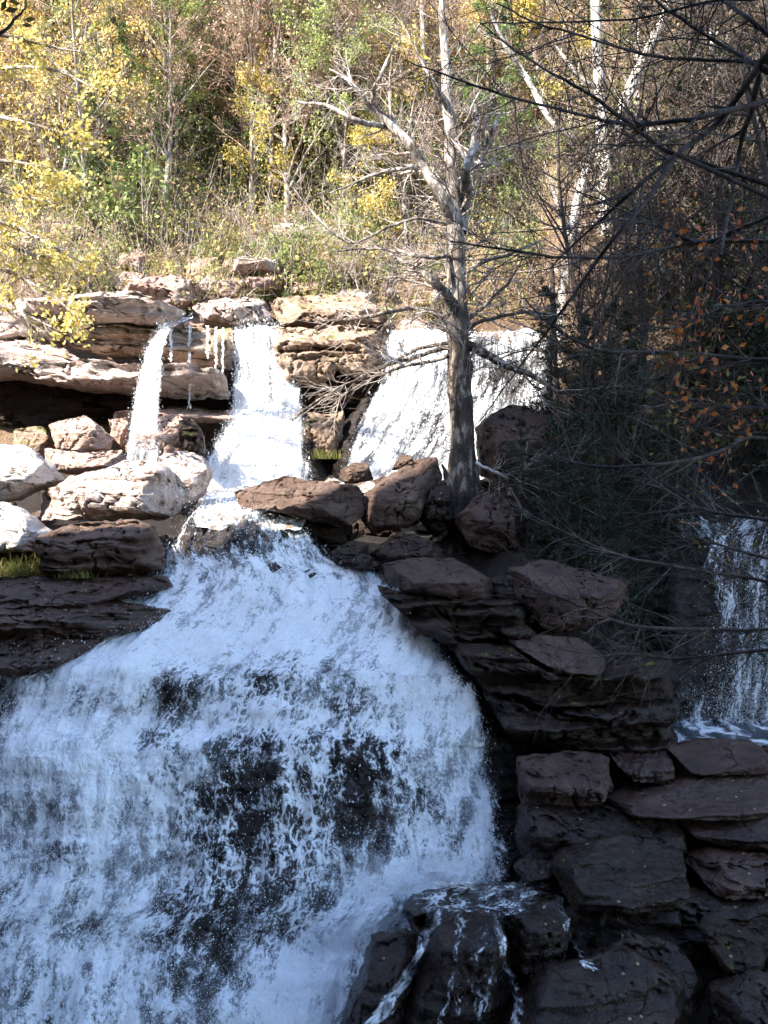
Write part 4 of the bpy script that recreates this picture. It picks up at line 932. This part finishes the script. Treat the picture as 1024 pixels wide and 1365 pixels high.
# green hemlock sprays on the thin dark tree side and dark evergreens on the right bank
SH = [(10.3, 25.5, 1.1, 0), (11.2, 22.5, 1.0, 1), (8.9, 30.5, .75, 1), (12.5, 28, 1.1, 0), (10.8, 32.5, 1.05, 0)]
LB = ['tall dark evergreen at the right edge behind the orange leaves', 'shaded evergreen at the far right above the plunge pool', 'dark evergreen right of the forked white trunk', 'dark evergreen outermost on the right slope', 'dark evergreen highest on the shaded right slope']
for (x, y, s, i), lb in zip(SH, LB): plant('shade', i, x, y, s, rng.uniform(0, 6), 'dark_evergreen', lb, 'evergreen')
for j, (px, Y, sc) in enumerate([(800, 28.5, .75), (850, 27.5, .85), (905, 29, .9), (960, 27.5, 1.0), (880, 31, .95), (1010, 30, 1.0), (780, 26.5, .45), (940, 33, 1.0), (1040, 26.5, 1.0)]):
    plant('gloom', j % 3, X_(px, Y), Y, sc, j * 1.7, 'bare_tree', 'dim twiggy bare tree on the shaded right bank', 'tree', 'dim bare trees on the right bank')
SP = [(700, 24.5, .28), (745, 23.6, .33), (800, 23.4, .36), (850, 23.6, .38), (770, 25.4, .45), (890, 24.6, .42), (825, 26, .5), (735, 27.2, .42)]
for j, (px, Y, s) in enumerate(SP):
    plant('shade', j % 2, X_(px, Y), Y, s, rng.uniform(0, 6), 'evergreen_sapling', 'dark evergreen sapling crowding the shaded right bank', 'sapling', 'evergreen saplings on the shaded right bank')

# near branches from trees just outside the frame on the right
rng = np.random.default_rng(400)
def near_tree(name, label, trunk_xy, paths, Y, seed, ntw, leaves=None, rz=.6, wmul=1.0, twig='twig_dark'):
    rng = np.random.default_rng(seed); s = Y / F / 2
    x, y = trunk_xy; z0 = TZ(x, y)
    e = bpy.data.objects.new(name, None); COL.objects.link(e); e.location = (x, y, z0); tag(e, label, 'tree')
    ztop = max(P(*p[0][:2], Y)[2] for p, w in paths) + 4
    tr_ = (np.array([[x, y, z0 - .4 + (ztop - z0) * k / 12] for k in range(13)]) + rng.normal(0, .03, (13, 3)), np.linspace(.2, .08, 13))
    li = []
    for p, w in paths:
        pp = [(a, b, rz * math.sin(i_ * 1.3 + len(p)) + (y - Y) * max(0, 1 - i_ / 2.) * 0) for i_, (a, b) in enumerate(p)]
        q, r = px_poly(pp, Y, np.array(w) * s * wmul, .004, rng)
        j = np.array([x, y, q[0][2] - .8 * abs(q[0][0] - x) * .5])
        q = np.vstack([j[None], q]); r = np.concatenate([[r[0] * 1.3], r]); li.append((q, r))
    child('trunk', [tr_] + li, 8, 'bark_dark', e)
    l2 = spawn(rng, li, lambda L: L * ntw, .35, .45, .7, .0, .10, 6, .2, 1., lens=lambda t: rng.uniform(.35, 1.3), rmin=.0032)
    l3 = spawn(rng, l2, 3, .55, .6, .65, .0, .12, 5, .15, 1., rmin=.0025)
    child('twigs', l2 + l3, 4, twig, e)
    if leaves:
        for m, per, sz, sel in leaves:
            c = tips(rng, [l for l in l3 if sel(l[0][-1])] or l3[:1], per, .06)
            V, Q = leaf_quads(rng, c, rng.uniform(sz * .6, sz, len(c)), .6)
            obj('crown', mesh_np('crown', V - np.array(e.location), Q), M[m], e)
    return e
near_tree('overhanging_tree', 'dark bare branches of a tree reaching in from the upper right', (5.2, 8.0), [
    ([(1060,85),(942,80),(862,75),(792,52),(727,35),(662,5)], [7,6,5,4,3,2]),
    ([(1060,80),(1000,25),(962,0),(930,-40)], [8,7,6,5]),
    ([(1060,110),(1017,92),(947,50),(882,10),(860,-20)], [8,7,6,5,4]),
    ([(1060,125),(962,150),(887,165),(842,167),(802,160),(752,147),(662,125),(602,102),(540,80)], [9,8,7,7,6,5,4,3,2]),
    ([(930,215),(882,200),(842,165),(792,130),(732,95),(682,65),(640,30)], [8,8,7,5,4,3,2]),
    ([(1060,40),(1022,75),(1000,105),(962,160),(902,205),(862,270),(812,325),(760,400),(700,480),(640,560)], [13,12,11,10,9,7,6,5,3,2]),
    ([(902,205),(832,265),(782,310),(740,350)], [7,6,4,2]),
    ([(1015,90),(1002,145),(987,190),(977,260),(960,340)], [11,10,9,7,4]),
    ([(1060,-5),(947,0),(862,25),(722,30),(640,30)], [5,5,4,3,2]),
    ], 8.0, 401, 3.6, [('leaf_orange', 2, .035, lambda p: p[0] > 2.1 and p[2] < 12.2 and p[2] > 9)], wmul=.85)
near_tree('leafy_tree', 'shaded branches with dim orange leaves at the right edge', (6.6, 10.5), [
    ([(1100,325),(937,320),(862,340),(752,345),(662,330),(600,322)], [7,6,5,4,3,2]),
    ([(1100,250),(1000,300),(930,330),(880,300),(800,290)], [7,6,5,4,2]),
    ([(1100,420),(1020,400),(960,410),(900,440),(840,430)], [6,5,4,3,2]),
    ([(1100,480),(1000,480),(900,470),(800,470),(740,440),(700,400)], [7,7,6,5,4,2]),
    ([(1100,560),(1040,540),(980,545),(920,530),(860,545)], [6,5,4,3,2]),
    ([(1100,600),(1000,580),(951,607),(880,621),(786,624),(735,605),(720,590)], [6,5,5,4,4,3,2]),
    ], 10.5, 402, 6.5, [('leaf_orange', 1, .055, lambda p: p[0] > 2.9), ('leaf_brown', 1, .05, lambda p: p[0] > 2.6 and p[2] < 12.6)], twig='twig_mid')
near_tree('reaching_tree', 'low grey twigs reaching over the shaded bank from the right', (7.2, 12.5), [
    ([(1100,790),(1024,775),(951,763),(833,745),(750,710),(674,668)], [5,5,5,4,3,2]),
    ([(1100,838),(1024,840),(921,840),(833,834),(750,798),(700,780)], [6,5,5,4,3,2]),
    ([(1100,700),(1000,690),(930,680),(870,640),(820,600)], [5,5,4,3,2]),
    ([(1100,860),(980,870),(900,880),(830,870),(770,880)], [5,5,4,3,2]),
    ([(1100,760),(1000,740),(940,720),(880,740)], [5,4,3,2]),
    ], 12.5, 403, 6.0, [('leaf_brown', 1, .045, lambda p: p[0] > 4.0)], twig='twig_mid')
# the yellow branches at the left edge
def left_tree():
    rng = np.random.default_rng(505); Y = 24.4; s = Y / F / 2
    x, y = -11.6, 25.0; z0 = TZ(x, y)
    e = bpy.data.objects.new('yellow_tree', None); COL.objects.link(e); e.location = (x, y, z0); tag(e, 'tree with bright yellow leaves hanging in at the left edge beside the cliff', 'tree')
    tr_ = walk(rng, np.array([x, y, z0 - .4]), np.array([.02, 0, 1.]), 14, 14, .03, .02, .22, .04)
    li = []
    for p, w in [([(-110,300),(-40,290),(20,300),(70,330),(110,350)], [7,6,5,4,2]), ([(-110,330),(-30,345),(30,370),(80,400),(110,430)], [7,6,5,3,2]), ([(-110,230),(-40,240),(20,260),(70,270)], [7,6,4,2]),
                 ([(-110,390),(-30,400),(30,420),(70,435)], [6,5,3,2]), ([(-110,270),(-30,310),(40,340),(80,345)], [6,5,4,2]), ([(-110,360),(-40,380),(10,395),(40,430),(55,450)], [6,5,4,3,2]), ([(-110,160),(-20,150),(60,170),(120,190)], [7,6,4,2]), ([(-110,110),(-20,90),(70,90),(130,120)], [7,6,4,2]), ([(-110,200),(-30,210),(50,220),(105,240)], [7,6,4,2]), ([(-110,50),(-20,40),(60,60),(110,70)], [7,6,4,2])]:
        li.append(px_poly([(a, b, rng.normal(0, .4)) for a, b in p], Y, np.array(w) * s, .01, rng))
    child('trunk', [tr_] + li, 8, 'bark_grey', e)
    l2 = spawn(rng, li, lambda L: L * 7, .35, .45, .8, .0, .12, 5, .1, 1., lens=lambda t: rng.uniform(.3, .9), rmin=.006)
    l3 = spawn(rng, l2, 3, .6, .6, .7, .0, .15, 4, .2, 1., rmin=.005)
    child('twigs', l2 + l3, 3, 'twig_grey', e)
    c = tips(rng, l2 + l3, 6, .12); c = c[fbm(c * 1.2, 3, 9) > .47]; V, Q = leaf_quads(rng, c, rng.uniform(.03, .085, len(c)), .6); obj('crown', mesh_np('crown', V - np.array(e.location), Q), M['leaf_lemon'], e)
left_tree()
# near dark leaves in the top left corner
def corner():
    rng = np.random.default_rng(606)
    e = bpy.data.objects.new('near_tree', None); COL.objects.link(e); x, y = -3.6, 6.0; z0 = TZ(x, y); e.location = (x, y, z0); tag(e, 'dark near twig with a few black leaves in the top left corner', 'tree')
    tr_ = (np.array([[x, y, z0 + k * 1.3] for k in range(13)]), np.linspace(.14, .05, 13))
    q, r = px_poly([(-200,70),(-40,60),(5,45),(20,25),(35,10)], 6.0, np.array([8,6,5,4,2]) * 6 / F / 2, .003, rng)
    q = np.vstack([np.array([[x, y, q[0][2] - .4]]), q]); r = np.concatenate([[.03], r])
    child('trunk', [tr_, (q, r)], 8, 'bark_dark', e)
    c = np.array([P(a + rng.normal(0, 2), b + rng.normal(0, 2), 6 + rng.normal(0, .05)) for a, b in [(5,8),(12,12),(8,20),(30,30),(38,33),(40,25),(20,5),(2,38),(35,5)]]); V, Q = leaf_quads(rng, c, rng.uniform(.03, .05, len(c)), .55)
    obj('crown', mesh_np('crown', V - np.array(e.location), Q), M['leaf_brown'], e)
corner()

# grass tufts
def tuft(px, py, Y, wpx, hm, n, label, seed):
    rng = np.random.default_rng(seed); c = P(px, py, Y); pl = []
    for _ in range(n):
        p = c + np.array([rng.normal(0, 1) * wpx / F * Y * .5, rng.uniform(-.3, .2), -.08])
        pl.append(walk(rng, p, np.array([rng.normal(0, .3), rng.normal(-.2, .25), 1]), hm * rng.uniform(.5, 1.2), 5, .08, -.10, .009, .002))
    V, Q = tubes(pl, 3); tag(obj('grass_tuft', mesh_np('grass_tuft', V - c, Q), M['grass'], loc=c), label, 'grass tuft')
tuft(25, 768, 22.9, 70, .55, 500, 'yellow green grass tuft on the ledge at the left edge', 1)
tuft(105, 765, 22.5, 25, .25, 120, 'small green grass tuft under the layered brown ledge', 2)
tuft(425, 608, 30.7, 28, .3, 160, 'little green tuft on the rock pillar between the upper falls', 3)

# thin runoff draped over the wet rocks at the bottom
bpy.context.view_layer.update()
DG = bpy.context.evaluated_depsgraph_get()
def runoff(pts, w, label, seed, base=.62):
    rng = np.random.default_rng(seed); a = np.array(pts, float); n = 90; m = 14
    tt = np.linspace(0, len(a) - 1, n)
    cx = np.interp(tt, np.arange(len(a)), a[:, 0]); cy_ = np.interp(tt, np.arange(len(a)), a[:, 1]); ww = np.interp(tt, np.arange(len(a)), w)
    O = Vector((0, 0, H)); G = np.zeros((n, m, 3)); last = 17.0
    for i in range(n):
        for j in range(m):
            px = cx[i] + ww[i] * (j / (m - 1) - .5) * 2 + 2 * math.sin(i * .35 + seed)
            d = Vector(tuple(P(px, cy_[i], 1.0) - np.array([0, 0, H]))).normalized()
            org = O.copy()
            for _ in range(12):
                hit, loc, nr, idx, ob, mt = SC.ray_cast(DG, org, d)
                if not hit or ob.get('category') in ('boulder', 'rock ledge'): break
                org = loc + d * .01
            if hit: p = np.array(loc) - np.array(d) * .05
            else: p = np.array(O) + np.array(d) * 17
            G[i, j] = p
    for _ in range(2):
        G[1:-1] = .25 * G[:-2] + .5 * G[1:-1] + .25 * G[2:]
    G[..., 1] -= .03
    u = np.repeat((np.linspace(0, 1, m)[None] * 2 - 1), n, 0) * (ww / F * 16.5)[:, None]; v = np.repeat(np.linspace(0, 1, n)[:, None], m, 1) * len(a) * .5
    e = 1 - np.abs(np.linspace(-1, 1, m))[None] * np.ones((n, 1)); fm = base - (1 - np.clip(e / .5, 0, 1)) * .5 - (1 - sstep(0, .15, np.linspace(0, 1, n)) * (1 - sstep(.8, 1, np.linspace(0, 1, n))))[:, None] * .5
    o = obj('waterfall', mesh_np('waterfall', G.reshape(-1, 3), grid_quads(n, m)[:, ::-1], uv=np.stack([u, v], -1).reshape(-1, 2), attr={'foam': np.clip(fm, 0, 2).ravel(), 'lace': np.full(n * m, .8)}), M['foam'])
    tag(o, label, 'waterfall', kind='structure')
runoff([(588,1192),(572,1235),(552,1285),(520,1330),(484,1385)], [22,12,9,14,22], 'white runoff between the rusty patched rock and the black smooth rock face', 1, .66)
runoff([(655,1188),(664,1230),(672,1280),(690,1330),(688,1390)], [20,10,7,9,10], 'thin lacy runoff down the middle of the black bottom rocks', 2, .5)
runoff([(735,1180),(750,1210),(757,1245),(775,1275),(800,1300)], [14,7,6,10,14], 'thin runoff right of the black square-edged rock', 3, .5)
runoff([(606,1190),(612,1230),(606,1290),(590,1350),(585,1395)], [14,5,4,6,8], 'faint thread of water on the left of the black smooth rock face', 5, .42)
runoff([(650,1170),(648,1186),(645,1204),(640,1222)], [100,105,100,80], 'thin broken film of water over the wet shelf below the cascade', 7, .50)
runoff([(640,1210),(636,1250),(632,1300),(628,1390)], [44,40,40,44], 'faint lacy veil down the black smooth rock face', 8, .34)
runoff([(560,1186),(640,1184),(700,1186),(760,1194)], [6,10,8,4], 'broken foam along the wet shelf below the cascade', 4, .5)
